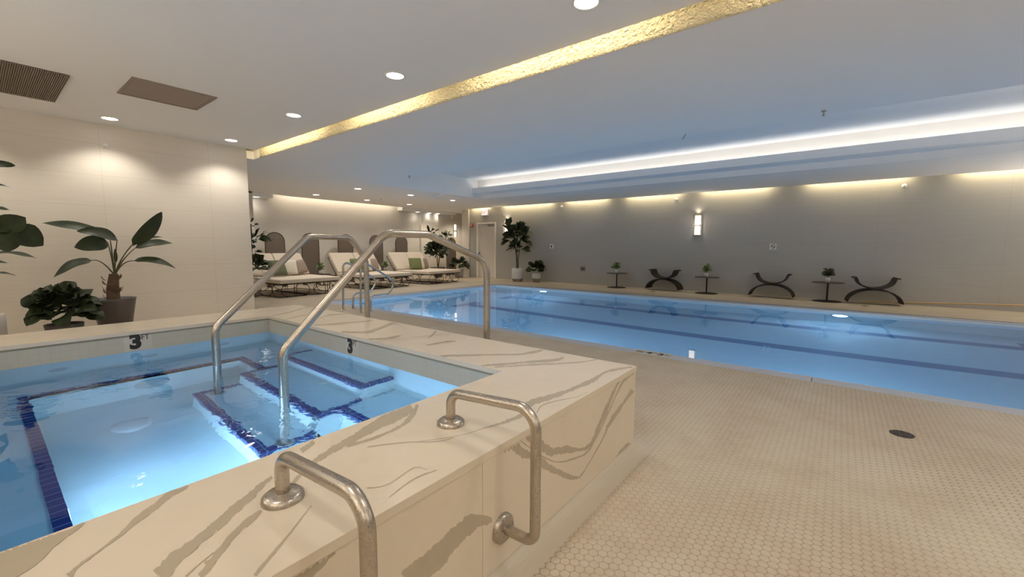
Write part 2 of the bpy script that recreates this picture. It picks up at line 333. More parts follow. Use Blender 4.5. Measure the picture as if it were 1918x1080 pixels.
def tag(o, label, cat, group=None):
    o['label'] = label; o['category'] = cat
    if group: o['group'] = group
    return o
def struct(o): o['kind'] = 'structure'; return o
def dup(root, loc, rz=0, label=None):
    c = root.copy(); col.objects.link(c); c.location = loc; c.rotation_euler = (0, 0, rz)
    if label: c['label'] = label
    for k in kids(root):
        d_ = k.copy(); col.objects.link(d_); d_.parent = c
        for g in kids(k):
            e = g.copy(); col.objects.link(e); e.parent = d_
    return c
def fillet(pts, r, n=8):
    """round the corners of a polyline"""
    pts = [Vector(p) for p in pts]; out = [pts[0]]
    rr = r if isinstance(r, (list, tuple)) else [r]*(len(pts)-2)
    for i in range(1, len(pts)-1):
        a, b, c = pts[i-1], pts[i], pts[i+1]; u = (a-b).normalized(); v = (c-b).normalized()
        ang = u.angle(v); t_ = min(rr[i-1]/math.tan(ang/2), (a-b).length*.49, (c-b).length*.49); rad = t_*math.tan(ang/2)
        bis = (u+v).normalized(); cen = b + bis*(rad/math.sin(ang/2)); p0 = b+u*t_-cen; p1 = b+v*t_-cen
        tot = p0.angle(p1)
        for k in range(n+1):
            f = k/n; out.append(cen + (p0*math.sin((1-f)*tot)+p1*math.sin(f*tot))/math.sin(tot))
    out.append(pts[-1]); return out
def text_mesh(txt, size, name, m, parent, matrix, bold=0, extrude=.0006, align='CENTER', kx=1):
    c = bpy.data.curves.new(name, 'FONT'); c.body = txt; c.size = size; c.align_x = align; c.align_y = 'CENTER'; c.extrude = extrude; c.offset = bold; c.resolution_u = 4
    tmp = bpy.data.objects.new('tmp', c); col.objects.link(tmp)
    dg = bpy.context.evaluated_depsgraph_get(); me = bpy.data.meshes.new_from_object(tmp.evaluated_get(dg))
    bpy.data.objects.remove(tmp); bpy.data.curves.remove(c)
    me.materials.clear(); me.materials.append(M[m])
    mt = matrix @ Matrix.Diagonal((kx, 1, 1, 1)); me.transform(mt); me.name = name
    o = bpy.data.objects.new(name, me); col.objects.link(o)
    if parent: o.parent = parent
    return o
def frame(origin, xdir, ydir):
    x = Vector(xdir).normalized(); y = Vector(ydir).normalized(); z = x.cross(y); o = Vector(origin)
    return Matrix(((x.x, y.x, z.x, o.x), (x.y, y.y, z.y, o.y), (x.z, y.z, z.z, o.z), (0, 0, 0, 1)))

# ------------------------------------------------------------------ the setting
XW, YB, YL, XL, YN = 12.28, 13.4, 8.32, -3.0, -5.2
PX0, PX1, PY0, PY1 = 4.54, 10.41, -3.9, 8.78      # pool deck opening
m = MB()
for a, b in (((XL, YN), (PX0, YB)), ((PX1, YN), (14, YB)), ((PX0, YN), (PX1, PY0)), ((PX0, PY1), (PX1, YB))):
    if a == (XL, YN):
        # leave the spa basin open
        for c0, c1 in (((XL, YN), (PX0, 1.0)), ((XL, 1.0), (-.7, 4.9)), ((2.2, 1.0), (PX0, 4.9)), ((XL, 4.9), (PX0, YB))):
            m.quad((c0[0], c0[1], 0), (c1[0], c0[1], 0), (c1[0], c1[1], 0), (c0[0], c1[1], 0))
    else: m.quad((a[0], a[1], 0), (b[0], a[1], 0), (b[0], b[1], 0), (a[0], b[1], 0))
struct(m.build('floor', 'floor_mosaic'))
# walls
struct(MB().box((XL-.2, YL, 0), (3.095, YL+.25, 3.3)).build('wall_left', 'wall_tile'))
struct(MB().box((XL-.2, YN, 0), (XL, YL, 3.3)).build('wall_side', 'wall_tile'))
struct(MB().box((XL-.2, YN-.2, 0), (14, YN, 3.3)).build('wall_near', 'long_wall_tile'))
struct(MB().box((XW, YN, 0), (XW+.3, 10.37, 3.3)).box((XW, 10.37, 2.12), (XW+.3, 11.31, 3.3)).box((XW, 11.31, 0), (XW+.3, 11.72, 3.3)).build('wall_right', 'long_wall_tile'))
struct(MB().box((XW-.05, 11.72, 0), (XW+.33, 12.09, 3.3)).build('wall_pilaster', 'lounge_wall'))
struct(MB().box((4.8, YB, 0), (14.2, YB+.2, 3.3)).build('wall_back', 'lounge_wall'))
struct(MB().box((2.6, 13.1, 0), (4.97, YB+.2, 3.3)).build('wall_back_left', 'lounge_wall'))
struct(MB().box((13.9, 12.0, 0), (14.1, YB, 3.3)).build('wall_alcove', 'lounge_wall'))
struct(MB().box((3.1-.25, YL+.25, 0), (3.1, YB, 3.3)).build('wall_lounge_side', 'lounge_wall'))
struct(MB().box((11.15, 13.3, 0), (12.07, YB, 2.60)).build('wall_column', 'lounge_wall'))
# ceiling over the spa: thin dropped slab with a slot beside the beam
struct(MB().box((XL, YN, 2.879), (3.24, YL, 2.91)).build('ceiling_spa', 'ceiling_paint'))
# textured sloping beam face with thin plenum roof over the slot
m = MB(); n = 160
for i in range(n):
    y0 = YN+(YL-YN)*i/n; y1 = YN+(YL-YN)*(i+1)/n
    m.quad((3.31, y0, 2.758), (3.31, y0, 3.42), (3.31, y1, 3.42), (3.31, y1, 2.758))
struct(m.build('trim_beam_face', 'stucco'))
struct(MB().box((XL, YN, 3.42), (3.6, YL, 3.45)).build('ceiling_plenum', 'ceiling_paint'))
# ceiling over pool and lounge
m = MB(); z0, z1 = 2.67, 2.72
zr = 3.205; sl_ = [(3.312, YN, 2.76), (5.97, YN, z0), (5.97, 13.1, z0), (3.312, 13.1, 2.76), (3.312, YN, 3.4), (5.97, YN, 3.4), (5.97, 13.1, 3.4), (3.312, 13.1, 3.4)]
m.add(sl_, [(0, 3, 2, 1), (4, 5, 6, 7), (0, 1, 5, 4), (1, 2, 6, 5), (2, 3, 7, 6), (3, 0, 4, 7)]); m.box((3.08, YL+.25, 2.76), (3.312, 13.1, 2.9)); m.box((5.97, 8.84, z0), (12.10, 13.1, zr)); m.box((9.85, YN, z0), (12.10, 8.84, 2.80)); m.box((9.64, YN, 2.80), (12.10, 8.84, zr))
m.box((12.10, 11.72, z0), (14, 13.1, z1)); m.box((4.8, 13.1, z0), (5.52, YB, z1)); m.box((10.10, 13.1, z0), (14, YB, z1))
struct(m.build('ceiling', 'ceiling_paint'))
struct(MB().box((4.97, 13.1, 2.58), (5.52, YB, z0)).box((10.10, 13.1, 2.556), (12.9, YB, z0)).build('ceiling_soffit', 'ceiling_paint'))
m = MB(); m.box((5.52, 13.1, 2.90), (10.1, YB, 2.95)); m.box((12.10, YN, 2.86), (XW, 11.72, 2.9))
struct(m.build('trim_slots', 'ceiling_paint'))
# light cove recess
m = MB(); ye = 8.84
m.quad((5.97, YN, 3.205), (9.66, YN, 3.205), (9.66, ye, 3.205), (5.97, ye, 3.205))
struct(m.build('ceiling_recess', 'cove_paint'))
m = MB(); m.box((9.38, YN, 2.79), (9.41, ye, 2.94)); m.box((9.41, YN, 2.79), (9.85, ye, 2.81))
struct(m.build('trim_cove_lip', 'cove_paint'))
m = MB(); m.lathe([(.30, 0), (.315, -.006), (.33, 0)], (7.9, ye-.001, 2.86), 40, axis='y')
struct(m.build('trim_access_ring', 'cove_paint'))
# door
d1 = struct(MB().box((XW+.05, 10.41, .01), (XW+.10, 11.27, 2.08)).build('door_1', 'door_paint'))
MB().box((XW-.015, 10.34, 0), (XW+.10, 10.41, 2.14)).box((XW-.015, 11.27, 0), (XW+.10, 11.33, 2.14)).box((XW-.015, 10.41, 2.08), (XW+.10, 11.27, 2.14)).build('door_frame', 'white_trim', d1)
m = MB().lathe([(.0, -.055), (.026, -.05), (.03, -.035), (.02, -.02), (.012, -.012), (.012, 0)], (XW+.05, 11.20, .96), 16, axis='x'); m.build('door_handle', 'bronze', d1)
m = MB().box((XW+.0, 10.47, 1.98), (XW+.05, 10.76, 2.05)); m.box((XW-.03, 10.74, 2.045), (XW, 11.02, 2.06)); m.box((XW-.03, 10.60, 2.045), (XW+.02, 10.76, 2.06)); m.build('door_closer', 'grey_plastic', d1, bevel=.004)

# ------------------------------------------------------------------ swimming pool
pool = thing('swimming_pool', 'long rectangular swimming pool of still blue water beside the grey wall', 'swimming pool', (7.5, 2.4, 0))
def at(o, parent):                                  # keep world coordinates under a parent empty
    o.parent = parent; o.matrix_parent_inverse = Matrix.Translation(-parent.location); return o
def pb(mb, name, m_, par, **k):
    o = mb.build(name, m_, **k); return at(o, par)
GX0, GX1, GY0, GY1, ZB, ZWp = 4.75, 10.20, -3.7, 8.58, -1.20, -.05
m = MB()
m.quad((GX0, GY0, ZB), (GX1, GY0, ZB), (GX1, GY1, ZB), (GX0, GY1, ZB))
for a, b in (((GX0, GY0), (GX1, GY0)), ((GX1, GY0), (GX1, GY1)), ((GX1, GY1), (GX0, GY1)), ((GX0, GY1), (GX0, GY0))):
    m.quad((a[0], a[1], ZB), (b[0], b[1], ZB), (b[0], b[1], -.012), (a[0], a[1], -.012))
pb(m, 'basin', 'pool_tile', pool)
pb(MB().quad((GX0, GY0, ZWp), (GX1, GY0, ZWp), (GX1, GY1, ZWp), (GX0, GY1, ZWp)), 'water', 'pool_water', pool)
for x, y0, y1 in ((7.45, -2.2, 7.1), (9.25, -2.2, 7.1)):
    m = MB().box((x-.14, y0, ZB), (x+.14, y1, ZB+.004)); m.box((x-.45, y1, ZB), (x+.45, y1+.25, ZB+.004)); m.box((x-.45, y0-.25, ZB), (x+.45, y0, ZB+.004))
    pb(m, 'lane_line', 'lane_blue', pool)
# gutter: grating of thin ribs over a dark channel
def gutter(x0, y0, x1, y1, along, name='gutter_grating'):
    m = MB(); m.quad((x0, y0, -.03), (x1, y0, -.03), (x1, y1, -.03), (x0, y1, -.03), mi=1)
    if along == 'y':
        w_ = x1-x0
        for k in range(7):
            a = x0+.018+(w_-.025)*k/7; m.box((a, y0, -.028), (a+(w_-.03)/7*.72, y1, -.004))
    else:
        w_ = y1-y0
        for k in range(7):
            a = y0+.007+(w_-.025)*k/7; m.box((x0, a, -.028), (x1, a+(w_-.03)/7*.72, -.004))
    return pb(m, name, ['grate_grey', 'slot_dark'], pool)
gutter(PX0, PY0, GX0, .130, 'y'); gutter(PX0, .138, GX0, 1.40, 'y'); gutter(PX0, 1.815, GX0, PY1, 'y')
gutter(GX1, PY0, PX1, PY1, 'y'); gutter(GX0, GY1, GX1, PY1, 'x'); gutter(GX0, PY0, GX1, GY0, 'x')
mk = pb(MB().box((PX0+.012, 1.405, -.03), (GX0, 1.81, .0)), 'depth_marker', 'marker_tile', pool)
F = lambda x, y, z=.001: frame((x, y, z), (0, -1, 0), (1, 0, 0))
for tx, sz, x, y, bd in (('4', .13, 4.645, 1.64, .006), ('FT', .05, 4.67, 1.575, .001), ('3', .13, 4.645, 1.51, .006), ('IN', .05, 4.67, 1.445, .001)):
    at(text_mesh(tx, sz, 'numeral' if len(tx) == 1 else 'lettering', 'marker_ink', None, F(x, y), bd), mk); bpy.context.view_layer.update()
def nodive(par, mtx, r):
    m = MB(); m.lathe([(r*.80, 0), (r*.80, .0008), (r, .0008), (r, 0)], n=32, smooth=False)
    a = r*.62; s_ = r*.09
    m.add([(-a-s_, a-s_, .0008), (-a+s_, a+s_, .0008), (a+s_, -a+s_, .0008), (a-s_, -a-s_, .0008)], [(0, 1, 2, 3)])
    m.box((-r*.45, -r*.12, 0), (r*.3, r*.10, .0008)); m.lathe([(0, .0008), (r*.13, .0008)], (r*.43, .0, 0), 12, smooth=False)
    o = m.build('pictogram', 'marker_ink'); o.data.transform(mtx); return at(o, par)
nodive(mk, F(4.645, 1.745), .045)
for o in kids(mk): o.matrix_parent_inverse = Matrix.Identity(4)   # children of a child: same frame as the pool
for o in kids(mk): o.matrix_parent_inverse = Matrix.Identity(4)
# pool lamps on the far wall
for y, lb in ((6.77, 'round glowing underwater lamp below the tall fig tree end of the pool'), (-.07, 'round glowing underwater lamp below the table and stool nearest the right edge')):
    t_ = thing('pool_lamp', lb, 'pool light', (10.2, y, -.38), group='underwater lamps in the pool wall')
    MB().lathe([(.0, -.012), (.11, -.012), (.12, -.004)], n=28, axis='x').build('lens', 'pool_lens', t_)
    MB().lathe([(.12, -.004), (.135, -.02), (.15, -.012), (.15, -.001)], n=28, axis='x').build('bezel', 'stainless_clean', t_)

# ------------------------------------------------------------------ hot tub
spa = thing('hot_tub', 'raised hot tub with veined cream marble rim and glowing blue water', 'hot tub', (1.0, 2.9, 0))
SX0, SX1, SY0, SY1 = -.85, 2.35, .905, 5.06
IX0, IX1, IY0, IY1, ZT, ZS = -.28, 1.785, 1.455, 4.48, .49, .325
def on_top(x, y): return SX0 < x < SX1 and SY0 < y < SY1 and not (IX0 < x < IX1 and IY0 < y < IY1)
m = MB(); zt = ZT-.028
def ring(z, ox, fl=False):
    q = [((SX0-ox, SY0-ox), (SX1+ox, IY0)), ((SX0-ox, IY1), (SX1+ox, SY1+ox)), ((SX0-ox, IY0), (IX0, IY1)), ((IX1, IY0), (SX1+ox, IY1))]
    for a, b in q:
        p = [(a[0], a[1], z), (b[0], a[1], z), (b[0], b[1], z), (a[0], b[1], z)]
        m.quad(*(p[::-1] if fl else p))
ring(ZT, .004); ring(zt, .004, True)
e = .004
for a, b in (((SX0-e, SY0-e), (SX1+e, SY0-e)), ((SX1+e, SY0-e), (SX1+e, SY1+e)), ((SX1+e, SY1+e), (SX0-e, SY1+e)), ((SX0-e, SY1+e), (SX0-e, SY0-e)),
             ((IX1, IY0), (IX0, IY0)), ((IX1, IY1), (IX1, IY0)), ((IX0, IY1), (IX1, IY1)), ((IX0, IY0), (IX0, IY1))):
    m.quad((a[0], a[1], zt), (b[0], b[1], zt), (b[0], b[1], ZT), (a[0], a[1], ZT))
def vein_strips(m, strips, lift, ok, mi=1):
    for si, s_ in enumerate(strips):
        pts = [(Vector((a, b)), Vector((c, d_))) for a, b, c, d_ in s_]
        L = sum(((pts[i][0]+pts[i][1])/2-(pts[i+1][0]+pts[i+1][1])/2).length for i in range(len(pts)-1)); N = max(8, int(L/.006))
        rows = []; ph = [rnd.uniform(0, 9) for _ in range(6)]
        for i in range(N+1):
            u = i/N*(len(pts)-1); k = min(int(u), len(pts)-2); f = u-k
            def cr(j):
                g = lambda q: pts[max(0, min(len(pts)-1, q))][j]
                return .5*((2*g(k))+(g(k+1)-g(k-1))*f+(2*g(k-1)-5*g(k)+4*g(k+1)-g(k+2))*f*f+(3*g(k)-g(k-1)-3*g(k+1)+g(k+2))*f**3)
            a, b = cr(0), cr(1); w_ = (a-b).length; d_ = (a-b).normalized() if w_ > 1e-6 else Vector((1, 0))
            x = i*.006
            j1 = (math.sin(x*31+ph[0])+.7*math.sin(x*77+ph[1])+.5*math.sin(x*190+ph[2])+.8*rnd.uniform(-1, 1))*min(.004, w_*.10)
            j2 = (math.sin(x*27+ph[3])+.7*math.sin(x*83+ph[4])+.5*math.sin(x*210+ph[5])+.8*rnd.uniform(-1, 1))*min(.004, w_*.10)
            rows.append((a+d_*j1, b-d_*j2))
        for i in range(N):
            (a0, b0), (a1, b1) = rows[i], rows[i+1]; W = max((a0-b0).length, (a1-b1).length); K = max(1, int(W/.008))
            for k in range(K):
                q = [a0.lerp(b0, k/K), a0.lerp(b0, (k+1)/K), a1.lerp(b1, (k+1)/K), a1.lerp(b1, k/K)]
                if all(ok(v.x, v.y) for v in q):
                    m.quad(*[lift(v, si) for v in q], mi=mi)
vein_strips(m, VEINS_TOP, lambda v, i: (v.x, v.y, ZT+.0003+i*.00004), on_top)
pb(m, 'marble_rim', ['marble', 'marble_vein'], spa)
m = MB()
for a, b in (((SX0, SY0), (SX1, SY0)), ((SX1, SY0), (SX1, SY1)), ((SX1, SY1), (SX0, SY1)), ((SX0, SY1), (SX0, SY0))):
    m.quad((a[0], a[1], 0), (b[0], b[1], 0), (b[0], b[1], zt), (a[0], a[1], zt))
m.box((SX0, SY0-.0008, zt-.0035), (SX1, SY0, zt), mi=1); m.box((SX1, SY0, zt-.0035), (SX1+.0008, SY1, zt), mi=1)
vein_strips(m, VEINS_FRONT, lambda v, i: (v.x, SY0-.0004-i*.00004, v.y), lambda x, z: SX0 < x < SX1 and .02 < z < zt-.002)
pb(m, 'marble_cladding', ['marble', 'marble_vein'], spa)
pb(MB().box((1.005, SY0-.0006, .02), (1.0065, SY0, zt)), 'cladding_joint', 'marble_vein', spa)
# basin
ZF, ZBn = -.58, -.13
m = MB(); i0, i1, j0, j1 = IX0-.005, IX1+.005, IY0-.005, IY1+.005
m.quad((i0, j0, ZF), (i1, j0, ZF), (i1, j1, ZF), (i0, j1, ZF))
pb(m, 'basin_floor', 'spa_tile', spa)
for nm, za, zb, mt in (('basin_wall', ZF, ZS-.001, 'spa_tile'), ('rim_band', ZS-.001, zt, 'rim_tile')):
    m = MB()
    for a, b in (((i0, j0), (i1, j0)), ((i1, j0), (i1, j1)), ((i1, j1), (i0, j1)), ((i0, j1), (i0, j0))):
        m.quad((b[0], b[1], za), (a[0], a[1], za), (a[0], a[1], zb), (b[0], b[1], zb))
    pb(m, nm, mt, spa)
pb(MB().quad((i0, j0, ZS), (i1, j0, ZS), (i1, j1, ZS), (i0, j1, ZS)), 'water', 'spa_water', spa)
BX, BY, BL = 1.355, 4.04, .16
m = MB(); m.box((i0, BY, ZF), (i1, j1, ZBn)); m.box((i0, j0, ZF), (BL, BY, ZBn)); m.box((BX, 3.63, ZF), (i1, BY, ZBn)); m.box((BX, j0, ZF), (i1, 2.44, ZBn))
bench = pb(m, 'bench', 'spa_tile', spa)
sw = .052; h = .003
def strip_box(par, boxes, z):
    m = MB()
    for a, b in boxes: m.box((a[0], a[1], z-.05), (b[0], b[1], z+h))
    o = m.build('blue_edge_tile', 'blue_tile'); o.parent = par; return o
strip_box(bench, [((BL-sw, BY), (BX, BY+sw)), ((BL-sw, j0), (BL+.002, BY)), ((BX-.002, 3.63), (BX+sw, BY+sw)), ((BX-.002, j0), (BX+sw, 2.44))], ZBn)
for x0, x1, y0, y1, z in ((.90, 1.22, 2.44, 3.60, -.35), (1.21, 1.55, 2.44, 3.60, -.125), (1.53, i1, 2.46, 3.65, .105)):
    stp = pb(MB().box((x0, y0, ZF), (x1 if x1 == i1 else x1, y1, z)), 'step', 'spa_tile', spa)
    xe = {.90: 1.21, 1.21: 1.53, 1.53: i1}[x0]
    strip_box(stp, [((x0-.002, y0-.002), (x0+sw, y1+.002)), ((x0+sw, y0-.002), (xe, y0+sw*.8)), ((x0+sw, y1-sw*.8), (xe, y1+.002))], z)
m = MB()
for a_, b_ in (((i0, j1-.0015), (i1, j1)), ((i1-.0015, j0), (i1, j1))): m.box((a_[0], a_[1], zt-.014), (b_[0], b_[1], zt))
pb(m, 'grime_shade_line', 'rim_grime_shade', spa)  # dark strip: rim grime plus painted shadow under the slab edge
for x, z in ((.337, .076), (.856, .070), (1.386, .078)):
    pb(MB().lathe([(.0, -.004), (.03, -.004), (.034, -.012), (.05, -.012), (.055, -.001)], (x, j1, z), 24, axis='y'), 'jet', 'pot_white', spa)
pb(MB().lathe([(.0, -.004), (.06, -.004), (.07, -.012), (.10, -.012), (.105, -.001)], (.77, BY, -.33), 28, axis='y'), 'return_cover', 'pot_white', spa)
for x, y in ((.56, 3.55),):
    pb(MB().lathe([(.0, .012), (.085, .012), (.10, .006), (.11, .0)], (x, y, ZF), 28), 'suction_cover', 'white_plastic', spa)
pb(MB().lathe([(.0, .006), (.09, .006), (.10, .012), (.115, .0)], (BL, 2.45, -.36), 28, axis='x'), 'tub_light_disc', 'pool_lens', spa)
pb(MB().lathe([(.0, .006), (.06, .006), (.065, .012), (.078, .0)], (1.05, j0, .235), 24, axis='y'), 'tub_light_disc', 'pool_lens', spa)  # added glowing disc for the tread fill light
# depth marks on the rim band
F = frame((.772, j1-.001, .398), (1, 0, 0), (0, 0, 1))
dm = pb(MB().box((.70, j1-.0008, ZS+.003), (.875, j1, zt-.008)), 'depth_marker', 'marker_tile', spa)
a = text_mesh('3', .155, 'numeral', 'marker_ink', None, F, .009); a.parent = dm
a = text_mesh('FT', .062, 'lettering', 'marker_ink', None, frame((.834, j1-.001, .430), (1, 0, 0), (0, 0, 1)), .0005, kx=.8); a.parent = dm
dm = pb(MB().box((i1-.0008, 2.895, ZS+.003), (i1, 3.07, zt-.008)), 'depth_marker', 'marker_tile', spa)
a = text_mesh('3', .155, 'numeral', 'marker_ink', None, frame((i1-.001, 3.012, .395), (0, -1, 0), (0, 0, 1)), .009); a.parent = dm
a = text_mesh('FT', .062, 'lettering', 'marker_ink', None, frame((i1-.001, 2.946, .428), (0, -1, 0), (0, 0, 1)), .0005, kx=.8); a.parent = dm
# smooth cove at the foot of the tub
m = MB(); n = 6
for i in range(n):
    p = lambda k: (.07*(1-math.sin(k/n*math.pi/2)), .035*(1-math.cos(k/n*math.pi/2)))
    (d0, z0_), (d1_, z1_) = p(i), p(i+1)
    m.quad((SX0, SY0-d0, z0_+.001), (SX1+d0, SY0-d0, z0_+.001), (SX1+d1_, SY0-d1_, z1_+.001), (SX0, SY0-d1_, z1_+.001))
    m.quad((SX1+d0, SY0-d0, z0_+.001), (SX1+d0, SY1, z0_+.001), (SX1+d1_, SY1, z1_+.001), (SX1+d1_, SY0-d1_, z1_+.001))
m.quad((SX0, SY0-.10, .001), (SX1+.10, SY0-.10, .001), (SX1+.07, SY0-.07, .001), (SX0, SY0-.07, .001))
m.quad((SX1+.07, SY0-.07, .001), (SX1+.10, SY0-.10, .001), (SX1+.10, SY1, .001), (SX1+.07, SY1, .001))
struct(m.build('baseboard_tub', 'cove_grout'))
# ------------------------------------------------------------------ rails and bars
def rail(label, foot, p1, p2, p3, p4, base, zf):
    t_ = thing('handrail', label, 'handrail', (base[0], base[1], 0), group='tall stainless handrails over the hot tub rim')
    o = Vector((base[0], base[1], 0)); P = [Vector(q)-o for q in ((foot[0], foot[1], zf), p1, p2, p3, p4, (base[0], base[1], 0))]
    MB().tube(fillet(P, [.12, .13, .13, .15], 10), .0255, 20).build('rail_pipe', 'stainless', t_)
    MB().lathe([(.0, .012), (.045, .012), (.055, .004), (.055, 0)], n=28).build('base_flange', 'stainless', t_)
    MB().lathe([(.0, .010), (.04, .010), (.05, .003), (.05, 0)], (P[0].x, P[0].y, zf), n=28).build('foot_flange', 'stainless', t_)
rail('tall handrail nearer the camera, bent over the tub rim, steel', (1.04, 2.46), (1.045, 2.46, .585), (1.665, 2.345, 1.268), (1.98, 2.29, 1.268), (2.50, 2.20, 1.07), (2.50, 2.20), -.345)
rail('tall handrail farther from the camera, in front of the loungers, steel', (1.03, 3.50), (1.035, 3.50, .60), (1.80, 3.635, 1.268), (2.24, 3.71, 1.268), (2.43, 3.75, 1.05), (2.43, 3.75), -.345)
def grab(x, label):
    t_ = thing('grab_bar', label, 'grab bar', (x, 1.165, ZT), group='short grab bars on the front of the hot tub')
    MB().tube(fillet([(0, 0, 0), (0, 0, .127), (0, -.405, .158), (0, -.405, -.312), (0, -.262, -.318)], [.055, .075, .045], 10), .0185, 20).build('bar_pipe', 'stainless', t_)
    pf = [(.0, .022), (.026, .022), (.030, .020), (.044, .020), (.053, .012), (.054, 0)]
    MB().lathe(pf, n=36).build('top_flange', 'stainless', t_)
    MB().lathe([(r, -z) for r, z in pf], (0, -.2605, -.318), n=36, axis='y').build('wall_flange', 'stainless', t_)
grab(1.11, 'bent steel grab bar at the tub corner with both round flanges showing')
grab(.478, 'bent steel grab bar cut off by the bottom edge of the view')
def pool_rail(y, label):
    t_ = thing('pool_grab_rail', label, 'pool rail', (4.22, y, 0), group='looped steel rails at the pool corner')
    P = [(0, 0, 0), (.03, 0, .90), (.22, 0, .84), (.76, 0, .52), (.60, 0, .29), (.22, 0, .29), (.20, 0, 0)]
    MB().tube(fillet(P, [.10, .12, .12, .10, .09], 8), .019, 14).build('rail_pipe', 'stainless_clean', t_)
    for x in (0, .20): MB().lathe([(.0, .012), (.03, .012), (.05, .004), (.05, 0)], (x, 0, 0), n=24).build('base_flange', 'stainless', t_)
pool_rail(7.30, 'looped pool rail farther from the camera, chromed')
pool_rail(6.72, 'looped pool rail nearer the camera, chromed')

# ------------------------------------------------------------------ ceiling fittings
def downlight(x, y, z, label, group, proto=[None]):
    if proto[0] is None:
        t_ = thing('ceiling_light', label, 'ceiling light', (x, y, z), group=group); proto[0] = t_
        MB().lathe([(0, -.004), (.082, -.004)], n=32, smooth=False).build('lens', 'lamp_disc', t_)
        MB().lathe([(.082, -.003), (.086, -.009), (.100, -.006), (.103, 0)], n=32).build('trim_ring', 'white_trim', t_)
        return t_
    c = dup(proto[0], (x, y, z), 0, label); c['group'] = group; return c
lb1 = {0: 'round ceiling light third from the beam end over the tub', 1: 'round ceiling light between two others beside the glowing slot, second nearest the far wall', 2: 'round ceiling light at the plaster beam end, closest to the wall corner',
       3: 'round ceiling light close to the panelled wall above the small sprinkler', 4: 'large round ceiling light cut by the top edge of the view'}
for i, (x, y) in enumerate(DL1):
    if i < 5: downlight(x, y, 2.879, lb1[i], 'round lights in the ceiling over the hot tub')
DLB = ['front row lounge ceiling light leftmost', '']
lb2 = ['lounge ceiling light, left one of the row nearer the lounger wall', 'lounge ceiling light, left one of the row nearer the pool recess', 'lounge ceiling light, middle one of the row nearer the lounger wall',
       'lounge ceiling light, middle one of the row nearer the pool recess', 'lounge ceiling light, right one of the row nearer the lounger wall', 'lounge ceiling light, right one of the row nearer the pool recess']
for (x, y), lb in zip(DL2, lb2): downlight(x, y, 2.67, lb, 'round lights in the lounge ceiling')
lb3 = ['soffit light over the plant at the left end of the lounger wall', 'soffit light left of the grey column behind the lounge tree', 'soffit light above the grey column', 'soffit light right of the grey column']
for (x, y, z), lb in zip(DL3, lb3): downlight(x, y, z, lb, 'round lights under the lowered soffits')
v = thing('ceiling_vent', 'brown ribbed ceiling vent cut off by the left edge', 'vent', (.24, 6.85, 2.879))
MB().box((-.56, -.64, -.004), (.50, .64, 0)).build('backing', 'vent_dark', v)
m = MB()
for k in range(72):
    x = -.55+k*.01475; m.box((x, -.63, -.014), (x+.0075, .63, -.004))
m.build('slats', 'vent_metal', v)
v = thing('ceiling_hatch', 'flat brown wooden panel set in the ceiling', 'ceiling panel', (1.5, 6.11, 2.879))
m = MB(); m.box((-.37, -.36, -.012), (.37, -.33, 0)); m.box((-.37, .33, -.012), (.37, .36, 0)); m.box((-.37, -.33, -.012), (-.34, .33, 0)); m.box((.34, -.33, -.012), (.37, .33, 0)); m.build('frame', 'vent_metal', v)
MB().box((-.34, -.33, -.006), (.34, .33, 0)).build('panel', 'vent_wood', v)
def sprinkler(loc, label):
    t_ = thing('sprinkler_head', label, 'sprinkler', loc, group='small sprinkler heads under the ceiling')
    MB().lathe([(.022, 0), (.022, -.004), (.008, -.006), (.008, -.03), (.004, -.045), (.0, -.045)], n=14).build('body', 'grey_plastic', t_)
    MB().lathe([(.0, -.045), (.016, -.046), (.016, -.049), (.0, -.049)], n=14).build('deflector', 'grey_plastic', t_)
sprinkler((5.784, 7.25, 2.67), 'small grey sprinkler beside the far end of the light recess')
sprinkler((5.809, .24, 2.67), 'small grey sprinkler beside the recess edge, toward the right')
sprinkler((7.96, 11.38, 2.67), 'tiny grey sprinkler among the lounge ceiling lights')
t_ = MB().tube([(5.85, 1.69, 2.67), (5.83, 1.72, 2.60)], .004, 6).build('ceiling_wire', 'slot_dark'); tag(t_, 'short dark wire hanging from the ceiling at the recess edge', 'wire')
def wallhead(loc, axis, label, sc=1):
    t_ = thing('wall_sprinkler', label, 'sprinkler', loc, rz=0 if axis == 'x' else math.pi/2, group='white sidewall sprinklers')
    MB().lathe([(r*sc, z*sc) for r, z in [(.0, -.02), (.03, -.018), (.045, -.006), (.045, 0)]], n=20, axis='x').build('escutcheon', 'white_plastic', t_)
    MB().lathe([(r*sc, z*sc) for r, z in [(.0, -.085), (.018, -.08), (.022, -.06), (.012, -.05), (.012, -.018)]], n=16, axis='x').build('nozzle', 'white_plastic', t_)
wallhead((XW, 7.467, 2.555), 'x', 'white wall sprinkler right of the tall fig tree')
wallhead((XW, 3.726, 2.543), 'x', 'white wall sprinkler upper left of the wall sconce')
wallhead((XW, -.98, 2.521), 'x', 'white wall sprinkler nearest the right edge')
wallhead((1.283, YL, 2.587), 'y', 'small white sprinkler on the pale panelled wall', .7)

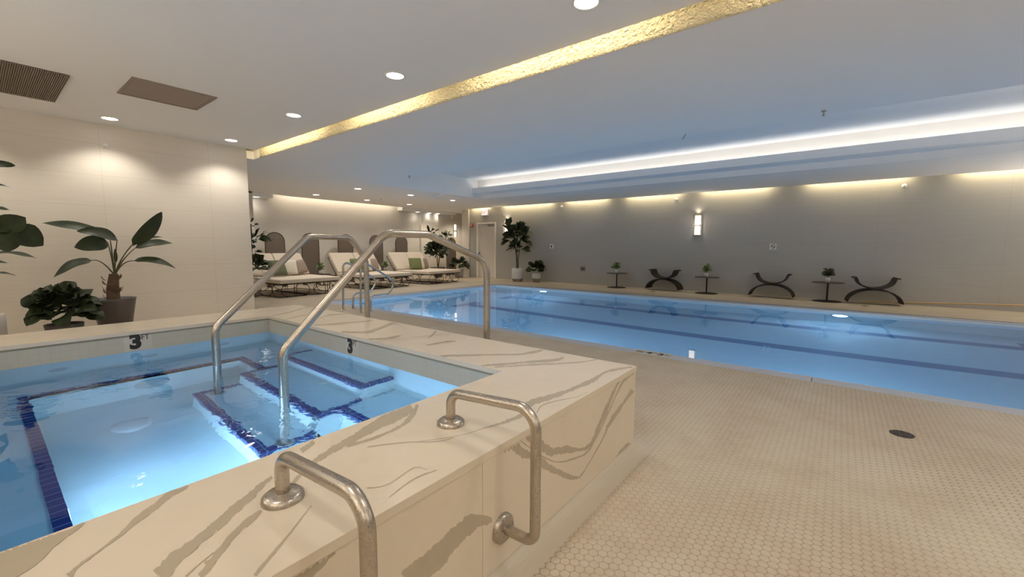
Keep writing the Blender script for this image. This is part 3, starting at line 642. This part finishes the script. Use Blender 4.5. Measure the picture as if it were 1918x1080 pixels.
# ------------------------------------------------------------------ on the walls
def sconce(loc, rz, label):
    t_ = thing('wall_sconce', label, 'wall lamp', loc, rz, 'glowing two part wall sconces')     # faces -x locally
    for z0_, z1_ in ((-.262, -.035), (.012, .262)):
        MB().lathe([(.075, z0_), (.075, z1_), (.060, z1_), (.060, z0_)], (-.03, 0, 0), n=24).build('glass_shade', 'sconce_glass', t_)
    MB().box((-.035, -.105, -.27), (0, .105, .27)).build('backplate', 'grey_plastic', t_)
    m = MB()
    for z in (-.268, -.032, .004, .262): m.box((-.112, -.11, z), (-.0, .11, z+.010))
    for y in (-.108, .100): m.box((-.112, y, -.268), (-.104, y+.008, .27))
    m.box((-.114, -.004, .0), (-.106, .004, .27)); m.box((-.114, -.108, .14), (-.106, .108, .148)); m.build('cage', 'grey_plastic', t_)
    for s_, z in ((1, .30),):
        o = spot('sconce_lamp', (0, 0, 0), 3, WARM, 120, .8, .04); o.parent = t_; o.location = (-.06, 0, z)
        o.rotation_euler = (math.pi if s_ > 0 else 0, 0, 0)
    l = bpy.data.lights.new('sconce_glow', 'POINT'); l.energy = 2; l.color = WARM; l.shadow_soft_size = .05
    o = bpy.data.objects.new('sconce_glow', l); col.objects.link(o); o.parent = t_; o.location = (-.17, 0, 0)
sconce((XW, 3.12, 1.81), 0, 'glowing wall sconce in the middle of the long grey wall')
sconce((XW, 9.79, 1.90), 0, 'glowing wall sconce half hidden behind the tall fig tree')
sconce((13.13, YB, 1.90), -math.pi/2, 'glowing wall sconce in the alcove beside the lounge tree')
ex = thing('exit_sign', 'lit white exit sign above the white door', 'sign', (XW-.03, 10.87, 2.515))
MB().box((-.03, -.17, -.12), (.03, .17, .12)).build('housing', 'white_trim', ex, bevel=.006)
MB().box((-.0315, -.145, -.095), (-.0305, .145, .095)).build('face', 'sign_glow', ex)
text_mesh('EXIT', .17, 'lettering', 'red_ink', ex, frame((-.033, 0, 0), (0, -1, 0), (0, 0, 1)), .003, kx=.8)
fa = thing('fire_alarm', 'red fire alarm strobe left of the white door', 'alarm', (XW, 11.554, 2.043))
MB().box((-.045, -.055, -.07), (0, .055, .07)).build('body', 'red_plastic', fa, bevel=.008)
MB().box((-.06, -.02, -.035), (-.045, .02, .035)).build('strobe_lens', 'white_plastic', fa, bevel=.004)
s4 = thing('depth_sign', 'small white wall sign with a black number four', 'sign', (XW, 7.84, 1.23))
MB().box((-.006, -.072, -.072), (0, .072, .072)).build('plate', 'white_plastic', s4, bevel=.003)
text_mesh('4', .135, 'numeral', 'marker_ink', s4, frame((-.007, .012, -.005), (0, -1, 0), (0, 0, 1)), .006)
text_mesh("'", .10, 'foot_mark', 'marker_ink', s4, frame((-.007, -.048, .035), (0, -1, 0), (0, 0, 1)), .002)
sn = thing('no_diving_sign', 'small white no diving sign on the long grey wall', 'sign', (XW, 1.334, 1.23))
MB().box((-.006, -.072, -.072), (0, .072, .072)).build('plate', 'white_plastic', sn, bevel=.003)
m_ = frame((-.0065, 0, .010), (0, -1, 0), (0, 0, 1))
pic = MB(); r = .052; pic.lathe([(r*.78, 0), (r*.78, .0008), (r, .0008), (r, 0)], n=32, smooth=False)
a = r*.6; s_ = r*.09; pic.add([(-a-s_, a-s_, .0008), (-a+s_, a+s_, .0008), (a+s_, -a+s_, .0008), (a-s_, -a-s_, .0008)], [(0, 1, 2, 3)]); pic.box((-r*.45, -r*.14, 0), (r*.3, r*.12, .0008)); pic.box((-.04, -.068, 0), (.04, -.062, .0008))
o = pic.build('pictogram', 'marker_ink', sn); o.data.transform(m_)
sp_ = thing('wall_plate', 'grey metal cover plate low on the long wall', 'wall plate', (XW, 6.62, .502))
MB().box((-.008, -.105, -.085), (0, .105, .085)).build('plate', 'grey_plastic', sp_, bevel=.003)
MB().box((-.012, -.07, -.05), (-.008, .07, .05)).build('cover', 'pot_grey', sp_)
sc_ = thing('security_camera', 'white dome camera high in the lounge alcove', 'camera', (12.87, YB, 2.50))
MB().box((-.05, -.03, -.02), (.05, 0, .06)).build('bracket', 'white_plastic', sc_)
MB().lathe([(0, -.085), (.04, -.075), (.06, -.045), (.065, -.01), (.06, .03), (0, .035)], (0, -.08, .0), 20).build('dome', 'white_plastic', sc_)
pl = MB().tube([(12.235, -.45, .014), (12.235, -3.6, .175)], .012, 10).build('wooden_pole', 'wood_pole'); tag(pl, 'long tan pole lying along the foot of the grey wall', 'pole')
def drain(x, y, r, label):
    t_ = thing('floor_drain', label, 'drain', (x, y, 0), group='round floor drains')
    MB().lathe([(.0, .0015), (r*.86, .0015)], n=32, smooth=False).build('grate', 'slot_dark', t_)
    m = MB().lathe([(r*.86, .0015), (r*.88, .004), (r, .003), (r, 0)], n=32)
    for k in range(-3, 4):
        y_ = k*r*.24; hw = math.sqrt(max(0, (r*.86)**2-y_*y_)); m.box((-hw, y_-r*.04, .0015), (hw, y_+r*.04, .004))
    m.build('cover', 'bronze', t_)
drain(3.59, -.385, .062, 'dark round floor drain in the open tiled floor')
drain(11.40, 3.98, .06, 'small dark drain beside the leftmost curved stool')
drain(11.42, -.48, .06, 'small dark drain beside the curved stool nearest the right')

# ------------------------------------------------------------------ leaves and plants
def leaf(m, a, b, width, normal=(0, 0, 1), sag=0, fold=.25, shape='oval', mi=0, wav=.0, n=8):
    a = Vector(a); b = Vector(b); ax = (b-a); L = ax.length; t_ = ax.normalized(); nr = Vector(normal); nr = (nr-t_*nr.dot(t_))
    nr = nr.normalized() if nr.length > 1e-4 else t_.orthogonal().normalized()
    sd = t_.cross(nr); vs = []; K = (-1, -.55, 0, .55, 1); ph = rnd.uniform(0, 6)
    for i in range(n+1):
        u = i/n
        if shape == 'oval': w_ = math.sin(math.pi*min(1, u**.85))**.75
        elif shape == 'fiddle': w_ = (math.sin(math.pi*u**1.25)**.7)*(1-.25*math.exp(-((u-.38)/.12)**2))
        elif shape == 'long': w_ = math.sin(math.pi*u**.8)**.55*(1 if u < .8 else (1-(u-.8)*1.2))
        else: w_ = math.sin(math.pi*u**.7)**.9
        if i in (0, n): w_ = .04
        c = a+ax*u + Vector((0, 0, -1))*sag*L*(u*u) + nr*(.10*L*math.sin(math.pi*u))
        for k in K:
            q = c + sd*(k*w_*width/2) + nr*(abs(k)*w_*width*fold + (wav*width*math.sin(u*11+ph+k*2)*abs(k)))
            vs.append(q)
    fs = [(i*5+k, i*5+k+1, (i+1)*5+k+1, (i+1)*5+k) for i in range(n) for k in range(4)]
    m.add(vs, fs, mi, True)
def leaves(m, centre, count, spread, length, width, shape, up=.4, seed=1, wav=.05, droop=.1, zs=1.0, stems=None, sr=.004):
    r = random.Random(seed)
    for _ in range(count):
        az = r.uniform(0, 2*math.pi); el = r.uniform(-.3, 1.2); d_ = Vector((math.cos(az)*math.cos(el), math.sin(az)*math.cos(el), math.sin(el)))
        base = Vector(centre)+Vector((d_.x*spread[0], d_.y*spread[1], d_.z*spread[2]*zs))*r.uniform(.35, 1)
        L = length*r.uniform(.7, 1.15); tip = base+(d_+Vector((0, 0, up*r.uniform(-.6, 1)))).normalized()*L
        leaf(m, base, tip, width*r.uniform(.8, 1.15), (r.uniform(-1.3, .3), r.uniform(-1.1, .3), .8), droop, .10, shape, wav=wav)
        if stems: stems.tube([Vector(centre)+Vector((0, 0, -spread[2]*.8)), (Vector(centre)+base)/2+Vector((0, 0, .02)), base], sr, 5, caps=False)
def two_tone_pot(t_, r, h, band, belly=0):
    MB().lathe([(0, 0), (r*.80, 0), (r*.97, band*.85), (r, band)], n=32).build('pot_foot', 'pot_taupe', t_)
    MB().lathe([(r, band), (r*(1+belly), h*.55), (r*(1-belly*.3), h), (r*.92, h), (r*.90, h*.8)], n=32).build('pot', 'pot_white', t_)
    MB().lathe([(0, h*.88), (r*.9, h*.88)], n=24, smooth=False).build('soil', 'soil', t_)
# tall fig tree by the long wall
t_ = thing('potted_fig_tree', 'tall fig tree with three stems in a white pot beside the door', 'plant', (11.78, 8.93, 0))
two_tone_pot(t_, .20, .465, .10)
m = MB()
for dx, dy, tx, ty, zt_ in ((.04, .055, .03, .13, 1.75), (0, 0, -.02, .01, 1.65), (-.03, -.06, 0, -.10, 1.6)):
    m.tube([(dx, dy, .40), (dx*.9, dy*1.1+.01, .8), (tx, ty, 1.2), (tx, ty*1.2, zt_)], .013, 8)
m.build('stems', 'bark_dark', t_)
m = MB(); leaves(m, (0, .03, 1.50), 64, (.26, .34, .40), .31, .22, 'fiddle', .3, 3)
leaves(m, (0, 0, 1.14), 18, (.2, .34, .12), .30, .20, 'fiddle', -.1, 9); leaves(m, (0, -.25, 1.72), 14, (.1, .16, .14), .27, .10, 'oval', .6, 6)
leaf(m, (0, .32, 1.85), (-.05, .46, 2.20), .22, (-1, 0, .3), 0, .05, 'fiddle', wav=.08); leaf(m, (0, .34, 1.92), (-.02, .28, 2.25), .20, (-1, 0, .2), 0, .05, 'fiddle', wav=.08)
leaf(m, (0, .30, 1.80), (-.03, .68, 1.98), .10, (-1, 0, .8), 0, .1, 'oval')
m.build('foliage', 'leaf', t_)
t_ = thing('potted_bush', 'small round leafed bush in a two tone pot right of the tall fig tree', 'plant', (11.92, 8.215, 0))
two_tone_pot(t_, .145, .30, .13, .10)
m = MB(); leaves(m, (0, 0, .46), 60, (.18, .22, .14), .21, .14, 'fiddle', .4, 8); m.build('foliage', 'leaf', t_)
# bird-of-paradise style plant by the pale wall
t_ = thing('potted_banana_plant', 'broad leafed plant with arching stalks in a dark grey pot', 'plant', (1.14, 7.7, 0))
MB().lathe([(0, 0), (.155, 0), (.225, .44), (.235, .475), (.215, .475), (.205, .42)], n=40).build('pot', 'pot_grey', t_)
MB().lathe([(0, .44), (.21, .44)], n=24, smooth=False).build('soil', 'soil', t_)
m = MB(); m.tube([(0, 0, .42), (.0, 0, .60), (.025, 0, .80)], [.07, .066, .05], 14)
for k in range(26):
    a = rnd.uniform(0, 6.28); z = rnd.uniform(.46, .78); c_, s_ = math.cos(a), math.sin(a)
    leaf(m, (c_*.055, s_*.055, z), (c_*.105, s_*.105, z+.07), .05, (c_, s_, 0), 0, .1, 'oval', n=4)
m.build('trunk', 'bark', t_)
O = Vector((1.14, 7.7, 0)); st = MB(); lf = MB()
def blade(base, tip, w_, nrm, sag, y=0, mid=None, sh='long'):
    b = Vector((base[0]-1.14, y*.5, base[1])); e_ = Vector((tip[0]-1.14, y, tip[1]))
    s0 = Vector((.03, 0, .78)); mp = Vector((mid[0]-1.14, y*.3, mid[1])) if mid else (s0*.5+b*.5)+Vector(((b.x-s0.x)*-.15, 0, .04))
    pts = [s0.lerp(mp, k/4*1.0) if k < 4 else mp for k in range(1)] + [s0]
    cv = [((1-u)**2)*s0+2*u*(1-u)*mp+u*u*b for u in [k/8 for k in range(9)]]
    st.tube(cv, [.010-.005*k/8 for k in range(9)], 7)
    leaf(lf, b, e_, w_, nrm, sag, .10, sh, wav=.03, n=12)
blade((1.16, 1.30), (.565, 1.44), .15, (.15, -.75, .65), -.02, .05)
blade((1.21, 1.26), (.83, 1.40), .17, (.1, -.8, .6), .1, -.20)
blade((1.12, 1.22), (.80, 1.17), .21, (.2, -.9, .35), .05, -.15)
blade((.97, .985), (.62, .86), .15, (-.3, -.6, .7), .22, .10, (1.06, 1.02))
blade((1.37, 1.20), (1.70, 1.63), .19, (.4, -.85, .2), -.05, -.10)
blade((1.37, 1.17), (1.73, 1.34), .07, (0, -.5, .9), .08, .08)
blade((1.40, 1.15), (1.81, 1.24), .13, (0, -.7, .7), .05, -.05)
blade((1.37, .975), (1.80, .93), .14, (0, -.6, .8), .16, -.15, (1.25, .99))
blade((1.19, .95), (1.195, 1.14), .04, (0, -1, 0), 0, 0)
st.build('stalks', 'stem', t_); lf.build('foliage', 'leaf_broad', t_)
# low bush and the tall tree at the left edge
t_ = thing('potted_bush', 'low dark green bush left of the dark grey pot', 'plant', (.62, 7.2, 0))
MB().lathe([(0, 0), (.13, 0), (.17, .26), (.155, .26), (.15, .22)], n=28).build('pot', 'pot_grey', t_)
m = MB(); leaves(m, (0, 0, .62), 10, (.12, .1, .06), .16, .16, 'oval', .8, 12); leaves(m, (0, 0, .42), 80, (.22, .16, .19), .19, .19, 'oval', .2, 11, droop=.2); m.build('foliage', 'leaf', t_)
t_ = thing('potted_fig_tree', 'large fig tree reaching in at the left edge', 'plant', (.0, 7.3, 0))
two_tone_pot(t_, .19, .42, .10)
m = MB(); m.tube([(0, 0, .36), (.01, 0, 1.0), (0, 0, 2.05)], .014, 8); m.build('stems', 'bark', t_)
m = MB()
for a, b, w_, nrm in (((.05, 0, 2.0), (.27, -.1, 2.06), .13, (0, -.7, .7)), ((.02, 0, 1.80), (.22, 0, 1.83), .09, (0, -.3, .9)), ((.02, 0, 1.56), (.20, 0, 1.575), .10, (0, -.4, .9)),
      ((.05, -.1, 1.30), (.30, -.2, 1.50), .22, (.1, -1, .2)), ((.10, -.1, 1.42), (.41, -.2, 1.20), .27, (.1, -1, .2)), ((.0, -.1, 1.46), (.2, -.2, 1.36), .22, (.1, -1, .2)),
      ((.0, 0, 1.08), (.36, 0, 1.05), .11, (0, -.35, .9)), ((.0, -.1, 1.18), (.25, -.2, 1.22), .20, (.1, -1, .2)), ((0, 0, .98), (.14, 0, .99), .08, (0, -.4, .9)), ((0, 0, .87), (.19, 0, .85), .06, (0, -.3, .9)),
      ((0, 0, 1.6), (-.25, 0, 1.8), .2, (0, -.7, .7)), ((0, 0, 1.3), (-.28, 0, 1.4), .2, (0, -.7, .7)), ((0, 0, 1.1), (-.28, .1, 1.0), .2, (0, -.7, .7)), ((0, 0, 1.9), (-.2, .1, 2.15), .2, (0, -.7, .7)), ((0, 0, 2.0), (.05, .1, 2.28), .2, (0, -.9, .3))):
    leaf(m, Vector(a)+Vector((.10, 0, 0)), Vector(b)+Vector((.10, 0, 0)), w_, nrm, .05, .06, 'fiddle', wav=.04, n=10)
m.build('foliage', 'leaf', t_)
# plants around the lounge
t_ = thing('potted_tree', 'dark leafy plant in a white pot between wall corner and first lounger', 'plant', (4.02, 10.9, 0))
two_tone_pot(t_, .19, .40, .16)
m = MB(); m.tube([(0, 0, .35), (.03, 0, 1.0), (.05, 0, 1.7)], .016, 8); m.build('stems', 'bark', t_)
m = MB(); leaves(m, (.05, 0, .66), 50, (.28, .24, .24), .22, .15, 'fiddle', .1, 21); leaves(m, (.08, 0, 1.35), 36, (.26, .24, .10), .24, .09, 'oval', -.1, 22); leaves(m, (.02, 0, 1.65), 10, (.12, .12, .14), .12, .06, 'oval', .2, 23); leaves(m, (.05, 0, 1.05), 12, (.1, .1, .14), .14, .07, 'oval', .2, 24)
m.build('foliage', 'leaf', t_)
t_ = thing('potted_tree', 'tall leafy tree in a dark bowl behind the third lounger', 'plant', (11.25, 12.45, 0))
MB().lathe([(0, 0), (.14, 0), (.26, .30), (.30, .40), (.28, .40), (.26, .34)], n=32).build('pot', 'pot_grey', t_)
m = MB(); m.tube([(0, 0, .3), (-.05, 0, .9), (-.15, 0, 1.3), (-.35, 0, 1.8)], .02, 8); m.tube([(0, 0, .3), (.1, 0, .9), (.3, 0, 1.3), (.5, 0, 1.7)], .018, 8); m.build('stems', 'bark', t_)
m = MB(); leaves(m, (0, 0, .95), 80, (.42, .25, .38), .30, .20, 'fiddle', .3, 31, wav=.1); leaves(m, (-.35, 0, 1.68), 24, (.20, .2, .22), .20, .08, 'oval', -.1, 32); leaves(m, (.42, 0, 1.55), 26, (.25, .2, .18), .22, .09, 'oval', -.1, 33)
m.build('foliage', 'leaf', t_)
t_ = thing('potted_bush', 'spreading bush in a stone pot at the foot of the alcove sconce', 'plant', (11.7, 11.75, 0))
MB().lathe([(0, 0), (.15, 0), (.19, .32), (.175, .32), (.17, .28)], n=28).build('pot', 'pot_stone', t_)
m = MB(); leaves(m, (0, 0, .50), 44, (.30, .22, .18), .24, .15, 'fiddle', .1, 41, droop=.25, wav=.1); m.build('foliage', 'leaf', t_)
# small plants on tables
def small_plant(loc, label, seed, mt='leaf_light', h=.21, cyl=True):
    t_ = thing('small_potted_plant', label, 'plant', loc, group='small plants in white pots on the side tables')
    MB().lathe([(0, 0), (.044, 0), (.047, .10), (.042, .10), (.040, .085)], n=20).build('pot', 'pot_white', t_)
    m = MB(); r = random.Random(seed)
    m2 = MB().tube([(0, 0, .08), (0, 0, .14+h*.5)], .005, 6)
    for k in range(13):
        a = k*2.4+r.uniform(-.3, .3); z = .12+h*.62*k/13; L = .165*r.uniform(.8, 1.15)*(1-.2*k/13); el = .25+.5*k/13
        leaf(m, (0, 0, z), (math.cos(a)*L*math.cos(el), math.sin(a)*L*math.cos(el), z+L*math.sin(el)), .085, (-.8, -.4, .8), .05, .10, 'fiddle', n=6)
    m2.build('stem', 'stem', t_); m.build('foliage', mt, t_)
def side_table(loc, label, rt=.29, rb=.275, h=.435):
    t_ = thing('side_table', label, 'table', loc, group='round bronze side tables along the grey wall')
    MB().lathe([(0, h-.012), (rt, h-.012), (rt, h), (0, h)], n=48, smooth=False).build('tabletop', 'bronze', t_)
    MB().tube([(0, 0, .01), (0, 0, h-.01)], .019, 14).build('leg', 'black_metal', t_)
    MB().lathe([(0, .014), (rb*.9, .012), (rb, .006), (rb, 0)], n=48, smooth=False).build('base', 'black_metal', t_)
for y, lb, sd in ((5.265, 'left of the first curved stool', 1), (2.74, 'between the first and second curved stools', 2), (.18, 'beside the third curved stool', 3)):
    side_table((11.9, y, 0), 'round bronze side table '+lb, .30 if sd != 2 else .30)
    small_plant((11.86, y+.01, .435), 'small plant in a white pot on the table '+lb, 50+sd, 'leaf' if sd == 3 else 'leaf_light', .24 if sd == 2 else .21)
# curved stools: two bent bands, back to back
def stool(loc, rz, label, hw=.325, d_=.20):
    t_ = thing('curved_stool', label, 'stool', loc, rz, 'dark curved x shaped stools')
    th = .026
    def band(name, pts):
        m = MB(); n = len(pts); vs = []
        for i, (y, z) in enumerate(pts):
            a = pts[max(0, i-1)]; b = pts[min(n-1, i+1)]; ty, tz = b[0]-a[0], b[1]-a[1]; l = math.hypot(ty, tz); ny, nz = -tz/l*th/2, ty/l*th/2
            for s_, x in ((1, -d_), (1, d_), (-1, d_), (-1, -d_)): vs.append((x, y+ny*s_, z+nz*s_))
        fs = [(i*4+k, i*4+(k+1) % 4, (i+1)*4+(k+1) % 4, (i+1)*4+k) for i in range(n-1) for k in range(4)]
        fs += [(3, 2, 1, 0), ((n-1)*4, (n-1)*4+1, (n-1)*4+2, (n-1)*4+3)]
        m.add(vs, fs); m.build(name, 'black_metal', t_, bevel=.003)
    lo = [(.46*math.cos(a), .005+.315*math.sin(a)**.9) for a in [math.pi*(.03+.94*k/28) for k in range(29)]]
    band('leg_arc', lo)
    up = [(-hw-.06, .565), (-hw-.01, .578)]+[(-hw*.97*math.cos(math.pi*k/24)*(1 if True else 1), .57-.225*math.sin(math.pi*k/24)**.85) for k in range(1, 24)]+[(hw+.01, .578), (hw+.06, .565)]
    band('seat_arc', up)
stool((12.0, 3.88, 0), R(-4), 'dark curved stool between the first and second side tables')
stool((11.95, 1.27, 0), R(-1.5), 'dark curved stool below the no diving sign')
stool((11.95, -.62, 0), R(6), 'dark curved stool nearest the right edge beside the tan pole')

# ------------------------------------------------------------------ lounge furniture
def slab(m, a, b, c_, w_, r=.02):
    """rounded cushion"""
def cushion(name, mt, par, size, mtx, puff=.0):
    sx, sy, sz = size; m = MB(); nx, ny = 10, 10; vs = []
    for s_ in (1, -1):
        for i in range(nx+1):
            for j in range(ny+1):
                u = -1+2*i/nx; v_ = -1+2*j/ny
                e_ = (1-abs(u)**6)*(1-abs(v_)**6); hgt = sz/2*(e_**.25 if e_ > 0 else 0)*(1+puff*(1-u*u)*(1-v_*v_))
                vs.append((u*sx/2, v_*sy/2, s_*hgt))
    N = (nx+1)*(ny+1); fs = []
    for i in range(nx):
        for j in range(ny):
            a = i*(ny+1)+j; q = (a, a+ny+1, a+ny+2, a+1); fs.append(q); fs.append(tuple(N+k for k in q[::-1]))
    m.add(vs, fs, 0, True); o = m.build(name, mt); o.data.transform(mtx)
    if par: o.parent = par
    return o
def box_cushion(name, par, x0, x1, pts, th):
    """slab along a side profile line from pts[0] to pts[1] in y,z"""
    (y0, z0_), (y1, z1_) = pts; l = math.hypot(y1-y0, z1_-z0_); ny, nz = -(z1_-z0_)/l*th, (y1-y0)/l*th
    m = MB(); P = [(y0, z0_), (y1, z1_), (y1+ny, z1_+nz), (y0+ny, z0_+nz)]
    m.add([(x, y, z) for x in (x0, x1) for y, z in P], [(0, 1, 2, 3), (7, 6, 5, 4), (0, 4, 5, 1), (1, 5, 6, 2), (2, 6, 7, 3), (3, 7, 4, 0)])
    return m.build(name, 'cushion', par, bevel=.022, seg=3)
def daybed(loc, rz, label):
    t_ = thing('double_lounger', label, 'lounger', loc, rz, 'cream double loungers in front of the pale wall')
    W = .78; sl = 1.50                                            # origin: middle of the foot end, +y towards the head
    box_cushion('seat_mattress', t_, -W, W, [(0, .325), (sl, .325)], .095)
    for s_ in (-1, 1):
        x0, x1 = (-W, -.008) if s_ < 0 else (.008, W)
        box_cushion('back_cushion', t_, x0, x1, [(sl-.02, .40), (sl+.42, .955)], -.0+.085)
        m = MB(); xa, xb = x0+.03, x1-.03
        m.tube([(xa, sl+.06, .33), (xa, sl+.47, .86), (xb, sl+.47, .86), (xb, sl+.06, .33)], .011, 8)
        m.tube([((xa+xb)/2, sl+.40, .80), ((xa+xb)/2, sl+.50, .30)], .009, 6); m.build('back_frame', 'black_metal', t_)
    m = MB(); m.tube([(-W+.02, .03, .31), (W-.02, .03, .31), (W-.02, sl+.55, .31), (-W+.02, sl+.55, .31)], .012, 8, closed=True)
    for y in (.5, 1.0, 1.5): m.tube([(-W+.02, y, .31), (W-.02, y, .31)], .009, 6)
    m.build('seat_frame', 'black_metal', t_)
    # scrolling wire base: skid loops, posts and facing arcs
    def arc(p0, p1, flip, n=10):
        p0 = Vector(p0); p1 = Vector(p1); out = []
        for k in range(n+1):
            a = math.pi/2*k/n; f = (math.sin(a), 1-math.cos(a)) if flip else (1-math.cos(a), math.sin(a))
            out.append(Vector((p0.x+(p1.x-p0.x)*f[0], p0.y+(p1.y-p0.y)*f[0], p0.z+(p1.z-p0.z)*f[1])))
        return out
    for s_ in (-1, 1):
        x0, x1 = (-W+.04, -.05) if s_ < 0 else (.05, W-.04)
        m = MB(); m.tube(fillet([(x0+.2, .06, .010), (x1, .06, .010), (x1, sl+.45, .010), (x0, sl+.45, .010), (x0, .06, .010), (x0+.21, .06, .010)], [.16, .16, .16, .16], 7), .0085, 7); m.build('skid', 'black_metal', t_)
        for y in (.06, sl+.43):
            xm = (x0+x1)/2
            for xa, xb in ((x0, x0+.22), (x1, x1-.22)):
                m = MB(); m.tube(arc((xa, y, .155), (xb, y, .305), False), .008, 7); m.tube(arc((xa, y, .155), (xb, y, .012), False), .008, 7); m.build('scroll', 'black_metal', t_)
            m = MB()
            for dx in (-.03, .03): m.tube([(xm+dx, y, .01), (xm+dx, y, .31)], .007, 6)
            m.build('post', 'black_metal', t_)
        xs = x0 if s_ < 0 else x1
        for y in (.45, 1.05):
            m = MB(); m.tube(arc((xs, y, .155), (xs, y+.2, .305), False), .008, 7); m.tube(arc((xs, y, .155), (xs, y+.2, .012), False), .008, 7)
            m.tube(arc((xs, y, .155), (xs, y-.2, .305), False), .008, 7); m.tube(arc((xs, y, .155), (xs, y-.2, .012), False), .008, 7); m.build('scroll', 'black_metal', t_)
    return t_
beds = [(5.06, 10.08, 4.5, 'leftmost cream double lounger beside the wall corner'), (7.43, 10.16, 4, 'middle cream double lounger behind the looped pool rails'), (9.58, 10.22, 6, 'rightmost cream double lounger nearest the lounge tree')]
for x, y, a, lb in beds: daybed((x, y, 0), R(a), lb)
def pillow(x, y, z, size, rz, tilt, mt, label, roll=0):
    mtx = Matrix.Translation((0, 0, 0)) @ Matrix.Rotation(R(rz), 4, 'Z') @ Matrix.Rotation(R(tilt), 4, 'X') @ Matrix.Rotation(R(roll), 4, 'Z')
    o = cushion('throw_pillow', mt, None, (size, size, .15), mtx, .35); o.location = (x, y, z); tag(o, label, 'pillow', 'throw pillows on the loungers')
for (x, y, lab), z, gx, wx, tx in zip([(0, 11.3, 'leftmost'), (0, 11.4, 'middle'), (0, 11.4, 'rightmost')], (.64, .64, .62), (4.74, 7.06, 9.22), (5.10, 7.42, 9.50), (5.40, 7.72, 9.76)):
    pillow(tx, y+.15, z-.002, .38, 8, 68, 'pillow_taupe', 'taupe throw pillow on the '+lab+' lounger', 10 if lab == 'leftmost' else 0)
    pillow(wx, y+.09, z-.005, .40, -8, 68, 'pillow_white', 'cream white throw pillow on the '+lab+' lounger')
    pillow(gx, y-.08, z, .43, 10 if lab != 'rightmost' else -22, 62, 'pillow_dark_green' if lab == 'leftmost' else 'pillow_green', ('dark green' if lab == 'leftmost' else 'olive green')+' throw pillow on the '+lab+' lounger')
def lounge_table(loc, label):
    t_ = thing('low_table', label, 'table', loc, group='low round tables between the loungers')
    MB().lathe([(0, .325), (.21, .325), (.21, .345), (0, .345)], n=32, smooth=False).build('tabletop', 'bronze', t_)
    MB().tube([(0, 0, .01), (0, 0, .33)], .016, 10).build('leg', 'black_metal', t_)
    MB().lathe([(0, .012), (.15, .010), (.15, 0)], n=28, smooth=False).build('base', 'black_metal', t_)
lounge_table((6.62, 12.5, 0), 'low round table between the leftmost and middle loungers')
lounge_table((8.80, 12.55, 0), 'low round table between the middle and rightmost loungers')
for x, lb, sd in ((6.53, 'leftmost and middle', 61), (8.86, 'middle and rightmost', 62)):
    small_plant((x, 12.5, .345), 'small green plant on the low table between the '+lb+' loungers', sd, 'leaf_light', .26)
def arch(x, label, w_=.53, h_=1.585):
    t_ = thing('arched_panel', label, 'screen panel', (x, 12.98, 0), group='brown arched panels standing before the pale wall')
    r = w_/2; zc = h_-r; out = [(-r, .04), (r, .04)]+[(r*math.cos(math.pi*k/24), zc+r*math.sin(math.pi*k/24)) for k in range(25)]
    m = MB(); n = len(out); vs = [(a*.965, -.008, .04+(b-.04)*.99) for a, b in out]+[(a*.965, .008, .04+(b-.04)*.99) for a, b in out]
    m.add(vs, [tuple(range(n)), tuple(range(n, 2*n))[::-1]]+[(i, i+n, (i+1) % n+n, (i+1) % n) for i in range(n)]); m.build('panel', 'panel_mesh', t_)
    MB().tube([(a, 0, b) for a, b in out], .014, 8, closed=True).build('frame', 'panel_edge', t_)
    m = MB()
    for s_ in (-1, 1): m.box((s_*r*.8-.02, -.12, 0), (s_*r*.8+.02, .12, .03))
    m.build('feet', 'panel_edge', t_)
for x, lb in ((5.455, 'first arched brown panel from the left, behind the leftmost lounger'), (6.49, 'second arched brown panel from the left, behind the small table plant'), (7.67, 'arched brown panel left of the middle lounger, under the bend of the farther handrail'),
              (8.84, 'arched brown panel between middle and rightmost loungers'), (9.925, 'arched brown panel behind the rightmost lounger'), (12.48, 'arched brown panel behind the lounge tree in the alcove')):
    arch(x, lb)
